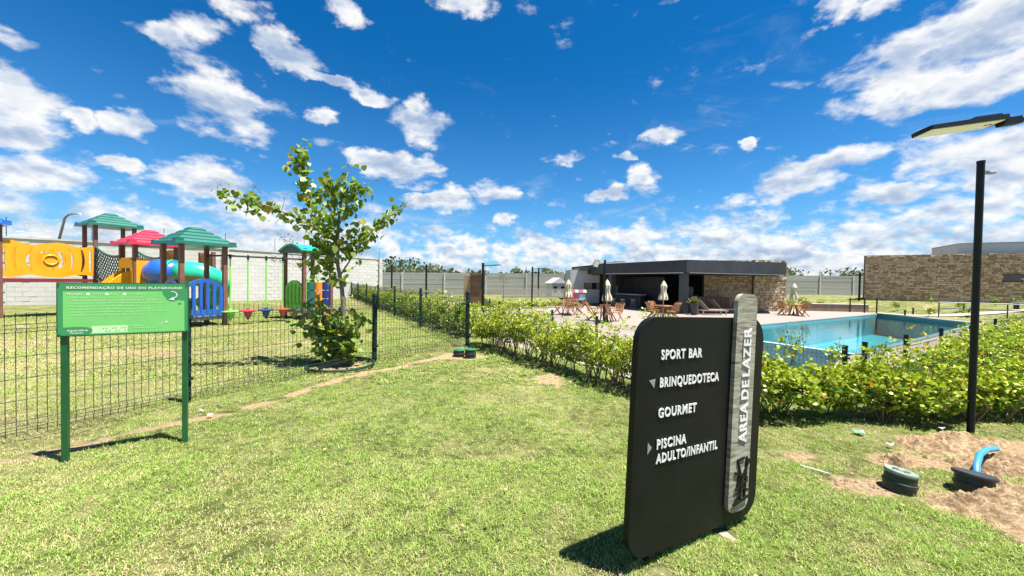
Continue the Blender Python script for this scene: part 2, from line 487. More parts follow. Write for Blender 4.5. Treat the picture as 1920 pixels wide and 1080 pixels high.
ground = npmesh('ground', np.stack([GX, GY, GZ], -1).reshape(-1, 3), F, mg, cols, smooth=True)
tag(ground, 'lawn ground with worn soil patches, falling away towards the pool', kind='structure')

# ------------------------------------------------------------------ grass blades
def noise2(X, Y, s, seed=0):
    r_ = np.random.default_rng(seed); o = np.zeros_like(X)
    for k in range(10):
        a = r_.uniform(0, 6.28); f = s * r_.uniform(0.6, 2.2); ph = r_.uniform(0, 6.28)
        o += np.sin((X * np.cos(a) + Y * np.sin(a)) * f + ph + 1.5 * np.sin((Y * np.cos(a) - X * np.sin(a)) * f * 0.7))
    return o / 4.0
def grass(name, N, x0, x1, y0, y1, lmin, lmax, wid, cond, label, seed):
    r_ = np.random.default_rng(seed)
    # tufts: blades gathered round tuft centres
    nt = N // 9
    tx = r_.uniform(x0, x1, nt); ty = r_.uniform(y0, y1, nt)
    X = np.repeat(tx, 9) + r_.normal(0, 0.012, nt * 9); Y = np.repeat(ty, 9) + r_.normal(0, 0.012, nt * 9)
    sm = soil_mask(X, Y)
    patch = noise2(X, Y, 2.6, 5); patch2 = noise2(X, Y, 9.0, 9)
    keep = cond(X, Y) & (r_.uniform(0, 1, len(X)) > sst(sm, 0.1, 0.95) * 1.1 - 0.05) & (r_.uniform(0, 1, len(X)) > 0.55 * sst(-patch2, 0.2, 1.2) + 0.3 * sst(patch, 0.2, 1.2))
    keep &= terrain(X, Y) > -0.66
    X, Y, patch, patch2, sm = X[keep], Y[keep], patch[keep], patch2[keep], sm[keep]
    n = len(X); Z = terrain(X, Y)
    az_ = r_.uniform(0, 2 * np.pi, n); tilt = r_.uniform(0.25, 1.25, n)
    L = r_.uniform(lmin, lmax, n) * (1 - 0.25 * sst(patch, 0, 1)) * (1 + 0.55 * sst(noise2(X, Y, 6.0, 31), 0.5, 1.5)); W = wid * r_.uniform(0.6, 1.3, n)
    dxy = np.stack([np.cos(az_), np.sin(az_)], -1); px2 = np.stack([-np.sin(az_), np.cos(az_)], -1)
    P0 = np.stack([X, Y, Z - 0.004], -1)
    up1 = np.stack([dxy[:, 0] * np.sin(tilt * 0.6), dxy[:, 1] * np.sin(tilt * 0.6), np.cos(tilt * 0.6)], -1)
    t2 = np.minimum(tilt * 1.5, 1.9)
    up2 = np.stack([dxy[:, 0] * np.sin(t2), dxy[:, 1] * np.sin(t2), np.cos(t2)], -1)
    mid_ = P0 + up1 * (L * 0.5)[:, None]
    tip = mid_ + up2 * (L * 0.5)[:, None]
    side_ = np.concatenate([px2, np.zeros((n, 1))], -1) * (W * 0.5)[:, None]
    vs = np.stack([P0, mid_ - side_, mid_ + side_, tip], 1).reshape(-1, 3)
    b = np.arange(n) * 4
    fs = np.concatenate([np.stack([b, b + 2, b + 1], -1), np.stack([b + 1, b + 2, b + 3], -1)])
    # colours: fresh green, lime, straw
    u = r_.uniform(0, 1, n)[:, None]
    fresh = np.array([0.155, 0.26, 0.04]); lime = np.array([0.33, 0.44, 0.10]); straw = np.array([0.52, 0.45, 0.24])
    c = fresh * (1 - u) + lime * u
    play = sst(-X, 2.6, 4.0) * sst(-Y, -13.0, -9.0)
    near = sst(-Y, -2.4, -1.2) * sst(-X, -0.9, 0.6)
    pd = 0.10 + 0.40 * sst(patch, -0.1, 1.1) + 0.20 * play + 0.35 * sm + 0.22 * sst(patch2, 0.2, 1.2) + 0.20 * near
    dryb = (r_.uniform(0, 1, n) < pd)[:, None]
    c = np.where(dryb, straw * r_.uniform(0.7, 1.1, (n, 1)), c)
    c = c * (0.90 + 0.20 * sst(noise2(X, Y, 1.1, 3), -1, 1))[:, None]
    o = npmesh(name, vs, fs, M_GRASS, np.repeat(c, 4, 0))
    return tag(o, label, 'grass', kind='stuff')
lowline = lambda X, Y: (Y > 0.55) & (np.abs(X) < Y * 1.75 + 1.2)
grass('grass', 430000, -6.5, 6.2, 0.6, 4.6, 0.018, 0.042, 0.0032, lowline, 'short lime green lawn with straw patches in the foreground', 1)
grass('grass', 300000, -4.4, 4.6, 0.6, 2.7, 0.014, 0.034, 0.0030, lowline, 'fine short grass blades and clippings nearest the viewer', 4)
grass('grass', 330000, -15, 1.5, 4.6, 14.0, 0.028, 0.055, 0.0085, lambda X, Y: np.abs(X) < Y * 1.6 + 1.2, 'drier yellow green lawn around the play equipment behind the mesh fence', 2)

# ------------------------------------------------------------------ deck, pool, water
FLIP = Matrix(((1, 0, 0, 0), (0, 0, 1, 0), (0, 1, 0, 0), (0, 0, 0, 1)))
def uvw_pool(w_):
    p = w_.n('ShaderNodeNewGeometry').outputs['Position']
    mp = w_.n('ShaderNodeMapping'); mp.inputs['Rotation'].default_value = (0, 0, R(-30.9)); w_.put(mp.inputs['Vector'], p)
    return mp.outputs[0]
md, wd, bd, od = mat_base('deck_stone')
vv = uvw_pool(wd)
bt = wd.n('ShaderNodeTexBrick'); bt.offset = 0.5
wd.put(bt.inputs['Vector'], vv)
bt.inputs['Scale'].default_value = 1.0; bt.inputs['Brick Width'].default_value = 1.2; bt.inputs['Row Height'].default_value = 0.3
bt.inputs['Mortar Size'].default_value = 0.008; bt.inputs['Color1'].default_value = (0.215, 0.172, 0.15, 1); bt.inputs['Color2'].default_value = (0.25, 0.205, 0.178, 1); bt.inputs['Mortar'].default_value = (0.15, 0.115, 0.097, 1)
nz = wd.noise(vv, 0.8, 6, 0.65).outputs['Fac']
wd.put(bd.inputs['Base Color'], wd.mix(wd.smooth(nz, 0.35, 0.7, 0, 0.45), bt.outputs[0], (0.19, 0.152, 0.13)))
bd.inputs['Roughness'].default_value = 0.8
deck = MB().prism(DECK, DECKZ - 0.05, DECKZ, FLIP, holes=[POOL, BASIN]).build('pool_deck', md)
tag(deck, 'pale pinkish stone deck around the swimming pool', kind='structure')

mt, wt, bt_, ot = mat_base('pool_tile')
vv = uvw_pool(wt)
bk = wt.n('ShaderNodeTexBrick'); bk.offset = 0.0
wt.put(bk.inputs['Vector'], vv); bk.inputs['Scale'].default_value = 1.0; bk.inputs['Brick Width'].default_value = 0.3; bk.inputs['Row Height'].default_value = 0.3
bk.inputs['Mortar Size'].default_value = 0.01; bk.inputs['Color1'].default_value = (0.055, 0.33, 0.39, 1); bk.inputs['Color2'].default_value = (0.07, 0.37, 0.43, 1); bk.inputs['Mortar'].default_value = (0.08, 0.25, 0.26, 1)
wt.put(bt_.inputs['Base Color'], bk.outputs[0]); bt_.inputs['Roughness'].default_value = 0.35
M_TILE = mt
M_TILED = plain('dark_teal_tile', (0.03, 0.16, 0.20), 0.3, 0.25, 3)
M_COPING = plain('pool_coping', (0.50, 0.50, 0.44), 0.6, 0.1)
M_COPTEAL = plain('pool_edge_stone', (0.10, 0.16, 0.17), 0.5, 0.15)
pool = thing('swimming_pool', 'long teal tiled swimming pool sunk in the stone deck', 'pool', (14, 17, DECKZ))
def basin(poly, ztop, zbot, mat, name, parent):
    b = MB(); n = len(poly)
    vs = [(x, y, ztop) for x, y in poly] + [(x, y, zbot) for x, y in poly]
    b.add(vs, [(i, (i + 1) % n, (i + 1) % n + n, i + n) for i in range(n)])
    return b.build(name, mat, parent, True)
basin(POOL, DECKZ - 0.051, -2.1, M_TILE, 'pool_wall', pool)
MB().add([(x, y, -2.1) for x, y in POOL], [tuple(range(len(POOL)))]).build('pool_floor', M_TILE, pool, True)
basin(BASIN, DECKZ - 0.051, -1.9, M_TILED, 'overflow_wall', pool)
MB().add([(x, y, -1.9) for x, y in BASIN], [tuple(range(len(BASIN)))]).build('overflow_floor', M_TILED, pool, True)
# steps at the far left end of the pool
st = MB()
for i in range(3): st.box((9.1 + 0.45 * i, 14.3 + 0.9 + 0.3 * i, -1.85 + 0.0 - 0.2 * i + 0.2), (2.6, 1.2, 0.5), rz=R(31))
st.build('pool_step', M_TILE, pool, True)
# copings: raised far-side and end, pale near-side edge
def strip(a, b, w_, z0, z1, mat, name, parent, side=1):
    a = Vector((*a, 0)); b = Vector((*b, 0)); d = (b - a).normalized(); n_ = Vector((-d.y, d.x, 0)) * side
    vs = []
    for z in (z0, z1): vs += [(*(a + n_ * 0.0).xy, z), (*b.xy, z), (*(b + n_ * w_).xy, z), (*(a + n_ * w_).xy, z)]
    return MB().add(vs, [(0, 3, 2, 1), (4, 5, 6, 7), (0, 1, 5, 4), (1, 2, 6, 5), (2, 3, 7, 6), (3, 0, 4, 7)]).build(name, mat, parent, True)
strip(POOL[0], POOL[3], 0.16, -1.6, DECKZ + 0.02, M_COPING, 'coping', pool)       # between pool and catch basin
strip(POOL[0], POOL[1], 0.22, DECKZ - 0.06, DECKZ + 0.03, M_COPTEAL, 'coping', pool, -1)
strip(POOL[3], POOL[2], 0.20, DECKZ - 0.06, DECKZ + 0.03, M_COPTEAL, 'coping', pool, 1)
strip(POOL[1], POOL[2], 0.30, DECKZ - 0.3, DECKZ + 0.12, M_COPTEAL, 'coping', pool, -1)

mw = bpy.data.materials.new('pool_water'); mw.use_nodes = True
tt = mw.node_tree; tt.nodes.clear(); ww = NT(tt)
pp = ww.n('ShaderNodeNewGeometry').outputs['Position']
h1 = ww.noise(ww.vm('MULTIPLY', pp, (1, 1, 1)), 2.4, 4, 0.55, 0.4).outputs['Fac']
bpn = ww.n('ShaderNodeBump'); bpn.inputs['Strength'].default_value = 0.10; bpn.inputs['Distance'].default_value = 0.06
ww.put(bpn.inputs['Height'], h1)
fr = ww.n('ShaderNodeFresnel'); fr.inputs['IOR'].default_value = 1.33; tt.links.new(bpn.outputs[0], fr.inputs['Normal'])
tr = ww.n('ShaderNodeBsdfTransparent'); tr.inputs['Color'].default_value = (0.62, 0.92, 0.93, 1)
gl = ww.n('ShaderNodeBsdfGlossy'); gl.inputs['Roughness'].default_value = 0.02; tt.links.new(bpn.outputs[0], gl.inputs['Normal'])
mxw = ww.n('ShaderNodeMixShader'); tt.links.new(fr.outputs[0], mxw.inputs[0]); tt.links.new(tr.outputs[0], mxw.inputs[1]); tt.links.new(gl.outputs[0], mxw.inputs[2])
tt.links.new(mxw.outputs[0], ww.n('ShaderNodeOutputMaterial').inputs[0])
def water(poly, z, label):
    b = MB().add([(x, y, z) for x, y in poly], [tuple(range(len(poly)))])
    return tag(b.build('pool_water', mw), label, kind='structure')
water(POOL, DECKZ - 0.10, 'still teal water of the swimming pool')
water(BASIN, -1.22, 'lower water of the overflow basin beside the pool')

# draped paths
def draped(name, pts, wid, mat, label, dz_=0.012):
    P = [Vector(p) for p in pts]; Q = []
    for a, b in zip(P[:-1], P[1:]):
        k = max(2, int((b - a).length / 0.3))
        Q += [a.lerp(b, i / k) for i in range(k)]
    Q.append(P[-1]); vs = []; fs = []; m = 5
    for i, q in enumerate(Q):
        d = (Q[min(i + 1, len(Q) - 1)] - Q[max(i - 1, 0)]).normalized(); n_ = Vector((-d.y, d.x))
        for j in range(m):
            p = q + n_ * wid * (j / (m - 1) - 0.5); vs.append((p.x, p.y, tz(p.x, p.y) + dz_))
    for i in range(len(Q) - 1):
        for j in range(m - 1):
            a = i * m + j; fs.append((a, a + 1, a + m + 1, a + m))
    return tag(MB().add(vs, fs).build(name, mat, smooth=True), label, kind='structure')
M_PATH = plain('path_paving', (0.34, 0.29, 0.23), 0.9, 0.15, 1.5, 0.4, 30)
draped('path', [(10.3, 6.9), (12.2, 8.2), (16.5, 11.6), (24, 16.5)], 0.55, M_PATH, 'pale footpath curving through the grass behind the lamp post', 0.03)
draped('paving', [(0.05, 8.75), (0.75, 7.45), (1.5, 6.1), (2.25, 5.1), (3.0, 4.6), (5.0, 4.55), (9.0, 4.95)], 0.8, plain('pale_paving', (0.42, 0.39, 0.36), 0.9, 0.12, 2, 0.3, 30), 'pale paving strip just behind the near hedges', 0.02)
draped('path', [(27.9, 30.0), (28.4, 27.0), (30.5, 24.6), (33.5, 22.0), (38, 18)], 0.9, M_PATH, 'pale footpath beyond the far end of the pool', 0.05)
draped('path', [(-3.6, 24.4), (-1.2, 26.4), (3.9, 30.3), (5.0, 33)], 1.0, M_PATH, 'pale footpath behind the left edge of the pool deck', 0.05)

# ------------------------------------------------------------------ block walls
mblk, wb, bb, ob = mat_base('grey_block')
ri = wb.n('ShaderNodeNewGeometry').outputs['Random Per Island']
ro = wb.n('ShaderNodeObjectInfo').outputs['Random']
rr = wb.m('FRACT', wb.m('ADD', ri, wb.m('MULTIPLY', ro, 7.3)))
pos_ = wb.n('ShaderNodeNewGeometry').outputs['Position']
nn = wb.noise(pos_, 1.1, 7, 0.65).outputs['Fac']; nf = wb.noise(pos_, 24, 4, 0.7).outputs['Fac']
cb = wb.mix(rr, (0.47, 0.46, 0.44), (0.53, 0.52, 0.50))
cb = wb.mix(wb.smooth(nn, 0.42, 0.75, 0, 0.45), cb, (0.40, 0.385, 0.36))
cb = wb.mix(wb.smooth(nf, 0.35, 0.7, 0, 0.3), cb, (0.60, 0.58, 0.54))
wb.put(bb.inputs['Base Color'], cb); bb.inputs['Roughness'].default_value = 0.95
M_BLOCK = mblk
M_MORTAR = plain('mortar', (0.49, 0.48, 0.455), 0.95, 0.1)
M_PILAS = plain('wall_pilaster_concrete', (0.45, 0.435, 0.41), 0.9, 0.15, 3)

def block_mesh(w_, h_, d_):
    b = MB().box((0, 0, 0), (w_, d_, h_)); me = bpy.data.meshes.new('block'); me.from_pydata(b.v, [], b.f); me.materials.append(M_BLOCK); return me
BM_FULL, BM_HALF = block_mesh(0.392, 0.192, 0.014), block_mesh(0.192, 0.192, 0.014)
wall = thing('block_wall', 'tall pale grey concrete block wall behind the playground', 'wall', (-16, 19, 0))
segs = [((-27.4, 10.7), (-20.44, 15.1)), ((-20.44, 15.1), (-14.9, 19.4)), ((-14.9, 19.4), (-9.84, 27.6))]
winv = pm(wall).inverted()
blocks = []
WTOP = 2.72
for (a, b) in segs:
    A = Vector((*a, 0)); B = Vector((*b, 0)); d = (B - A).normalized(); L = (B - A).length; ang = math.atan2(d.y, d.x)
    nrm = Vector((d.y, -d.x, 0))
    T = Matrix.Translation((A + B) / 2) @ Matrix.Rotation(ang, 4, 'Z')
    MB().box((0, 0.075, WTOP / 2 - 0.15), (L, 0.15, WTOP + 0.3), T).build('wall_core', M_MORTAR, wall, True)
    MB().box((0, 0.075, WTOP + 0.035), (L + 0.02, 0.24, 0.07), T).build('wall_cap', M_PILAS, wall, True)
    for r_ in range(-1, 14):
        z = 0.02 + r_ * 0.2 + 0.1 - 0.08
        x = 0.2 if r_ % 2 else 0.0
        if r_ % 2: blocks.append((A + d * 0.1 + nrm * 0.001, z, ang, True))
        while x + 0.4 <= L + 0.01:
            blocks.append((A + d * (x + 0.2) + nrm * (0.000 + 0.003 * random.random()), z, ang, False)); x += 0.4
blocks.sort(key=lambda q: q[0].length if (q[0].x / q[0].y > -1.42 and q[1] > 0) else q[0].length + 1000)
for p, z, ang, half in blocks[:300]:
    lp = winv @ Vector((p.x, p.y, z)); inst('block', BM_HALF if half else BM_FULL, wall, lp, (0, 0, ang))
rest = MB()
for p, z, ang, half in blocks[300:]:
    rest.box((p.x, p.y, z), (0.188 if half else 0.388, 0.03, 0.188), rz=ang)
tag(rest.build('block_rows', M_BLOCK, wall, True), kind='stuff')
for p in ((-14.9, 19.4), (-12.4, 23.45), (-9.80, 27.65)):
    MB().box((p[0] + .03, p[1] - .03, 1.36), (0.24, 0.24, 2.95), rz=R(50)).build('pilaster', M_PILAS, wall, True)

far_wall = thing('panel_wall', 'long low grey wall of stacked concrete planks along the far boundary', 'wall', (15, 48, 0))
FA, FB = Vector((-18.0, 43.9, -0.62)), Vector((56, 51.6, 0.12))
MB().bar((-9.8, 27.8, 0.8), (-17.4, 43.9, 0.62), 0.15, 2.9).build('return_wall', M_BLOCK, far_wall, True)
fd = (FB - FA); nb = 15
M_PLANK = plain('concrete_plank', (0.33, 0.33, 0.31), 0.9, 0.12, 0.6, objrand=0.25, dirt=(0.24, 0.24, 0.22))
pk = MB().box((0, 0, 0), (1, 0.06, 0.262)); pkm = bpy.data.meshes.new('plank'); pkm.from_pydata(pk.v, [], pk.f); pkm.materials.append(M_PLANK)
bay = fd.length / nb; fang = math.atan2(fd.y, fd.x); fsl = math.atan2(fd.z, fd.xy.length)
finv = pm(far_wall).inverted()
for i in range(nb):
    a = FA + fd * (i / nb); c = FA + fd * ((i + 0.5) / nb)
    for r_ in range(10):
        inst('plank', pkm, far_wall, finv @ (c + Vector((0, random.uniform(-.008, .008), 0.135 + r_ * 0.27))), (0, -fsl, fang), (bay - 0.14, 1, 1))
    MB().box((a.x, a.y - 0.02, a.z + 1.35), (0.16, 0.2, 2.8), rz=fang).build('wall_post', M_PILAS, far_wall, True)

# electric wires on the block wall
M_DARKM = plain('dark_metal', (0.03, 0.032, 0.035), 0.45, 0.2, metal=0.6)
M_GALV = plain('galvanised_metal', (0.30, 0.31, 0.32), 0.45, 0.15, metal=0.7)
ef = thing('electric_fence', 'thin electric fence wires and rods standing on top of the block wall', 'electric fence', (-16, 19, WTOP))
epts = []
for (a, b) in segs:
    A = Vector(a); B = Vector(b); k = max(2, round((B - A).length / 2.6))
    epts += [A.lerp(B, i / k) for i in range(k)]
epts.append(Vector(segs[-1][1]))
for p in epts:
    m = MB().tube([(p.x, p.y, WTOP + 0.07), (p.x, p.y, WTOP + 0.85)], 0.012, 5)
    for j in range(6): m.lathe([(0.0, -0.02), (0.026, 0), (0.0, 0.02)], (p.x, p.y, WTOP + 0.22 + j * 0.11), 6)
    m.build('rod', M_DARKM, ef, True)
for j in range(6):
    MB().tube([(p.x, p.y, WTOP + 0.22 + j * 0.11) for p in epts], 0.0035, 3).build('wire', M_GALV, ef, True)
# coil of wire above the wall
cw = []
for (a, b) in segs:
    A = Vector(a); B = Vector(b); L = (B - A).length; k = int(L / 0.05)
    for i in range(k):
        q = A.lerp(B, i / k); t = i * 0.05 / 0.42 * 2 * math.pi
        cw.append((q.x + 0.18 * math.cos(t) * .3, q.y + 0.18 * math.cos(t), WTOP + 0.48 + 0.19 * math.sin(t)))
MB().tube(cw, 0.0028, 3, caps=False).build('wire_coil', M_GALV, ef, True)
ef2 = thing('electric_fence', 'sparse electric fence rods along the top of the far plank wall', 'electric fence', (15, 48, 2.3))
for i in range(nb + 1):
    p = FA + fd * (i / nb)
    m = MB().tube([(p.x, p.y, p.z + 2.7), (p.x, p.y, p.z + 3.5)], 0.02, 5)
    for j in range(5): m.lathe([(0.0, -0.03), (0.04, 0), (0.0, 0.03)], (p.x, p.y, p.z + 2.9 + j * 0.13), 6)
    m.build('rod', M_DARKM, ef2, True)
for j in range(5):
    a = FA + Vector((0, 0, 2.9 + j * 0.13)); b = FB + Vector((0, 0, 2.9 + j * 0.13))
    MB().tube([a, b], 0.006, 3).build('wire', M_GALV, ef2, True)

# ------------------------------------------------------------------ foliage tools
def leaf_batch(name, P, D, size, cols_, mat, parent=None, wr=0.8, seed=0):
    """P base points, D unit directions, rounded leaves with 3 triangles each"""
    r_ = np.random.default_rng(seed); n = len(P)
    rv = r_.normal(0, 1, (n, 3)); S = np.cross(D, rv); S /= np.linalg.norm(S, axis=1)[:, None] + 1e-9
    N_ = np.cross(D, S)
    s_ = size[:, None]
    a = P; l = P + D * s_ * 0.45 - S * s_ * wr * 0.42 + N_ * s_ * 0.08; r2 = P + D * s_ * 0.45 + S * s_ * wr * 0.42 + N_ * s_ * 0.08
    tl = P + D * s_ * 0.88 - S * s_ * wr * 0.34; trr = P + D * s_ * 0.88 + S * s_ * wr * 0.34; tip = P + D * s_ * 1.02 - N_ * s_ * 0.04
    vs = np.stack([a, l, r2, tl, trr, tip], 1).reshape(-1, 3)
    b = np.arange(n) * 6
    fs = np.concatenate([np.stack([b, b + 2, b + 1], -1), np.stack([b + 1, b + 2, b + 4], -1), np.stack([b + 1, b + 4, b + 3], -1), np.stack([b + 3, b + 4, b + 5], -1)])
    if parent is not None:
        inv = np.array(pm(parent).inverted()); vs = vs @ inv[:3, :3].T + inv[:3, 3]
    o = npmesh(name, vs, fs, mat, np.repeat(cols_, 6, 0))
    if parent is not None: o.parent = parent
    return o
M_STEM = plain('brown_stem', (0.16, 0.115, 0.075), 0.85, 0.3, 20, 0.3)

def hedge(label, pts, wid, h, dens_, leaf, seed, group=None, lower=0.12, yellow=0.45, sprig=0.0, mat=None, stems=9, cl=7):
    r_ = np.random.default_rng(seed)
    P = np.array(pts, float); seg = np.hypot(*np.diff(P, axis=0).T); Ltot = seg.sum()
    def at(t):
        cum = np.concatenate([[0], np.cumsum(seg)]); i = np.clip(np.searchsorted(cum, t, side='right') - 1, 0, len(seg) - 1)
        f = (t - cum[i]) / seg[i]; d = (P[i + 1] - P[i]) / seg[i][:, None]
        return P[i] + (P[i + 1] - P[i]) * f[:, None], np.stack([-d[:, 1], d[:, 0]], -1)
    root = thing('hedge', label, 'hedge', (*P[len(P) // 2], tz(*P[len(P) // 2])), 0, group)
    n = int(dens_ * Ltot)
    t = r_.uniform(0, Ltot, n); q, nn_ = at(t)
    ang = r_.uniform(0, 2 * np.pi, n); rad = r_.uniform(0, 1, n) ** 0.45
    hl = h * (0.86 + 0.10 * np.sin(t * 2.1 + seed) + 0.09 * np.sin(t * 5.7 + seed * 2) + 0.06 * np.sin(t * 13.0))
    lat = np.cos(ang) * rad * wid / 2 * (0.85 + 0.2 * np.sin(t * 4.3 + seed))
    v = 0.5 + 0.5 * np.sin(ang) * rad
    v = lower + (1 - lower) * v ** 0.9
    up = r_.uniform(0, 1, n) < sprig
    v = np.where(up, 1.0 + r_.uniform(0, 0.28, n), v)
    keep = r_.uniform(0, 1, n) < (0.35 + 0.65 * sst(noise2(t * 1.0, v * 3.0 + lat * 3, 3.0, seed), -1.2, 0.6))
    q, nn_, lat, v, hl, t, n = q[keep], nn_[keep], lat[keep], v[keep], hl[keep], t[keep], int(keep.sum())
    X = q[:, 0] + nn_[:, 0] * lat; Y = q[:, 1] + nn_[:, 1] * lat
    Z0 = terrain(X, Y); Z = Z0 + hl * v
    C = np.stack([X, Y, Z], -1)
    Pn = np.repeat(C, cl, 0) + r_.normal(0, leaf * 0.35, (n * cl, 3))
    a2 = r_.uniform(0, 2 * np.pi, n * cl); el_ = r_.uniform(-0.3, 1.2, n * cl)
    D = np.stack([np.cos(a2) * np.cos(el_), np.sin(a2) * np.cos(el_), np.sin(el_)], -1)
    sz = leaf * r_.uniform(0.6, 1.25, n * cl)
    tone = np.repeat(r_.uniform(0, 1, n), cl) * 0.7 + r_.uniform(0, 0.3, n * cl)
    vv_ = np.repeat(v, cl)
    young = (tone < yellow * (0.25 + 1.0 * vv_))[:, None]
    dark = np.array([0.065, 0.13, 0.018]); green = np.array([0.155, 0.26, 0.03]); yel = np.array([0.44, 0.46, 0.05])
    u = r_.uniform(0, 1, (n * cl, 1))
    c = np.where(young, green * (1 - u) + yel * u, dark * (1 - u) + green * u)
    rare = (r_.uniform(0, 1, n * cl) < 0.015)[:, None]; c = np.where(rare, np.array([0.40, 0.17, 0.05]), c)
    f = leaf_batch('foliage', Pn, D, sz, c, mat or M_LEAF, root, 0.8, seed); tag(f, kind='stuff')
    sb = MB(); ns = int(Ltot * stems)
    t = r_.uniform(0, Ltot, ns); q, nn_ = at(t)
    for i in range(ns):
        b = Vector((q[i][0] + nn_[i][0] * r_.uniform(-.3, .3) * wid, q[i][1] + nn_[i][1] * r_.uniform(-.3, .3) * wid, 0)); b.z = tz(b.x, b.y) - 0.02
        for _ in range(3):
            e = b + Vector((r_.normal(0, wid * 0.22), r_.normal(0, wid * 0.22), h * r_.uniform(0.5, 0.9)))
            m_ = b.lerp(e, 0.5) + Vector((r_.normal(0, .03), r_.normal(0, .03), 0.02))
            sb.tube([b, m_, e], [0.007, 0.005, 0.003], 4, caps=False)
    tag(sb.build('stems', M_STEM, root, True), kind='stuff')
    return root

# ------------------------------------------------------------------ pavilion
M_BLACK = plain('black_render', (0.026, 0.030, 0.036), 0.6, 0.25, 1.2, 0.15, 12)
M_DGREY = plain('dark_grey_paint', (0.04, 0.046, 0.052), 0.5, 0.15)
M_LGREY = plain('light_grey_render', (0.42, 0.43, 0.44), 0.8, 0.06, 0.8)
M_WHITE = plain('white_render', (0.55, 0.56, 0.55), 0.8, 0.06, 0.8)
M_SOFFIT = plain('white_soffit_trim', (0.6, 0.6, 0.6), 0.6, 0.05)
M_GLASS = plain('dark_window_glass', (0.012, 0.016, 0.02), 0.06, 0.2, spec=0.8)
def stonemat(name, a, b, c):
    m, w_, bs, o = mat_base(name)
    i = w_.n('ShaderNodeNewGeometry').outputs['Random Per Island']
    p = w_.n('ShaderNodeNewGeometry').outputs['Position']
    col_ = w_.ramp(i, [(0.0, a), (0.45, b), (0.8, c), (1.0, tuple(0.6 * x for x in a))])
    n_ = w_.noise(p, 7, 6, 0.7).outputs['Fac']
    col_ = w_.mix(w_.smooth(n_, 0.35, 0.7, 0, 0.55), col_, tuple(0.62 * x for x in b))
    w_.put(bs.inputs['Base Color'], col_); bs.inputs['Roughness'].default_value = 0.95
    bp = w_.n('ShaderNodeBump'); bp.inputs['Strength'].default_value = 0.8; bp.inputs['Distance'].default_value = 0.02
    w_.put(bp.inputs['Height'], w_.noise(p, 22, 6, 0.7).outputs['Fac']); w_.put(bs.inputs['Normal'], bp.outputs[0])
    return m
M_STONE_P = stonemat('cream_split_stone', (0.42, 0.33, 0.20), (0.52, 0.43, 0.28), (0.33, 0.24, 0.13))
M_STONE_B = stonemat('tan_split_stone', (0.50, 0.30, 0.18), (0.70, 0.52, 0.37), (0.33, 0.18, 0.10))
M_STONEGAP = plain('stone_joint', (0.12, 0.09, 0.06), 0.95, 0.2)

def stone_face(name, a, b, z0, z1, mat, parent, rh, rw, prot, seed, skip=None):
    """courses of split stones standing proud of the wall between two points, facing right of a->b"""
    r_ = random.Random(seed); A = Vector((*a, 0)); B = Vector((*b, 0)); d = (B - A).normalized(); L = (B - A).length
    nrm = Vector((d.y, -d.x, 0)); ang = math.atan2(d.y, d.x); m = MB(); z = z0
    while z < z1 - 0.02:
        hh = min(r_.uniform(*rh), z1 - z); x = -r_.uniform(0, rw[0])
        while x < L:
            w_ = r_.uniform(*rw); xa = max(0, x); xb = min(L, x + w_)
            if xb - xa > 0.03 and not (skip and skip[0] < (xa + xb) / 2 < skip[1] and skip[2] < z + hh / 2 < skip[3]):
                pr = r_.uniform(*prot); c = A + d * ((xa + xb) / 2) + nrm * (pr / 2 - 0.01)
                T = Matrix.Translation((c.x, c.y, z + hh / 2)) @ Matrix.Rotation(ang, 4, 'Z')
                hx, hy, hz_ = (xb - xa - 0.012) / 2, (pr + 0.02) / 2, (hh - 0.012) / 2
                j = lambda s: s * (1 - r_.uniform(0.0, 0.10))
                vs = [(-hx, hy, -hz_), (hx, hy, -hz_), (hx, hy, hz_), (-hx, hy, hz_)] + [(j(-hx), -hy * r_.uniform(.5, 1.2), j(-hz_)), (j(hx), -hy * r_.uniform(.5, 1.2), j(-hz_)), (j(hx), -hy * r_.uniform(.5, 1.2), j(hz_)), (j(-hx), -hy * r_.uniform(.5, 1.2), j(hz_))]
                m.add(vs, [(0, 1, 5, 4), (1, 2, 6, 5), (2, 3, 7, 6), (3, 0, 4, 7), (4, 5, 6, 7)], T)
            x += w_
        z += hh
    return tag(m.build(name, mat, parent, True), kind='stuff')

pav = thing('pavilion', 'open sided pavilion with black flat roof and stone wall beside the pool', 'pavilion', (12, 28, DECKZ))
K, RR, LL = (11.26, 24.13), (18.95, 25.85), (7.55, 31.3)
def poly_prism(name, poly, z0, z1, mat, parent):
    return MB().prism(poly, z0, z1, FLIP).build(name, mat, parent, True)
roofp = [K, RR, (20.3, 28.0), (22.5, 36.5), (6.2, 39.0), LL]
poly_prism('roof', roofp, 2.04, 2.86, M_BLACK, pav)
inner = [(11.55, 24.55), (18.7, 26.15), (20.0, 28.0), (22, 36.2), (6.7, 38.6), (7.95, 31.4)]
poly_prism('ceiling', inner, 1.985, 2.036, M_DGREY, pav)
# pale drip edge under the fascia
def edge(a, b, z, w_, h_, mat, name, parent): MB().bar((*a, z), (*b, z), w_, h_).build(name, mat, parent, True)
edge((11.15, 24.35), (7.75, 30.9), 2.02, 0.03, 0.035, M_SOFFIT, 'drip_edge', pav)
edge((11.5, 24.21), (18.8, 25.86), 2.02, 0.03, 0.035, M_SOFFIT, 'drip_edge', pav)
MB().box((11.5, 25.0, (DECKZ + 2.04) / 2), (0.42, 0.42, 2.74 - 0.004), rz=R(20)).build('column', M_DGREY, pav, True)
MB().box((8.35, 31.2, (DECKZ + 2.04) / 2), (0.42, 0.42, 2.74 - 0.004), rz=R(20)).build('column', M_DGREY, pav, True)
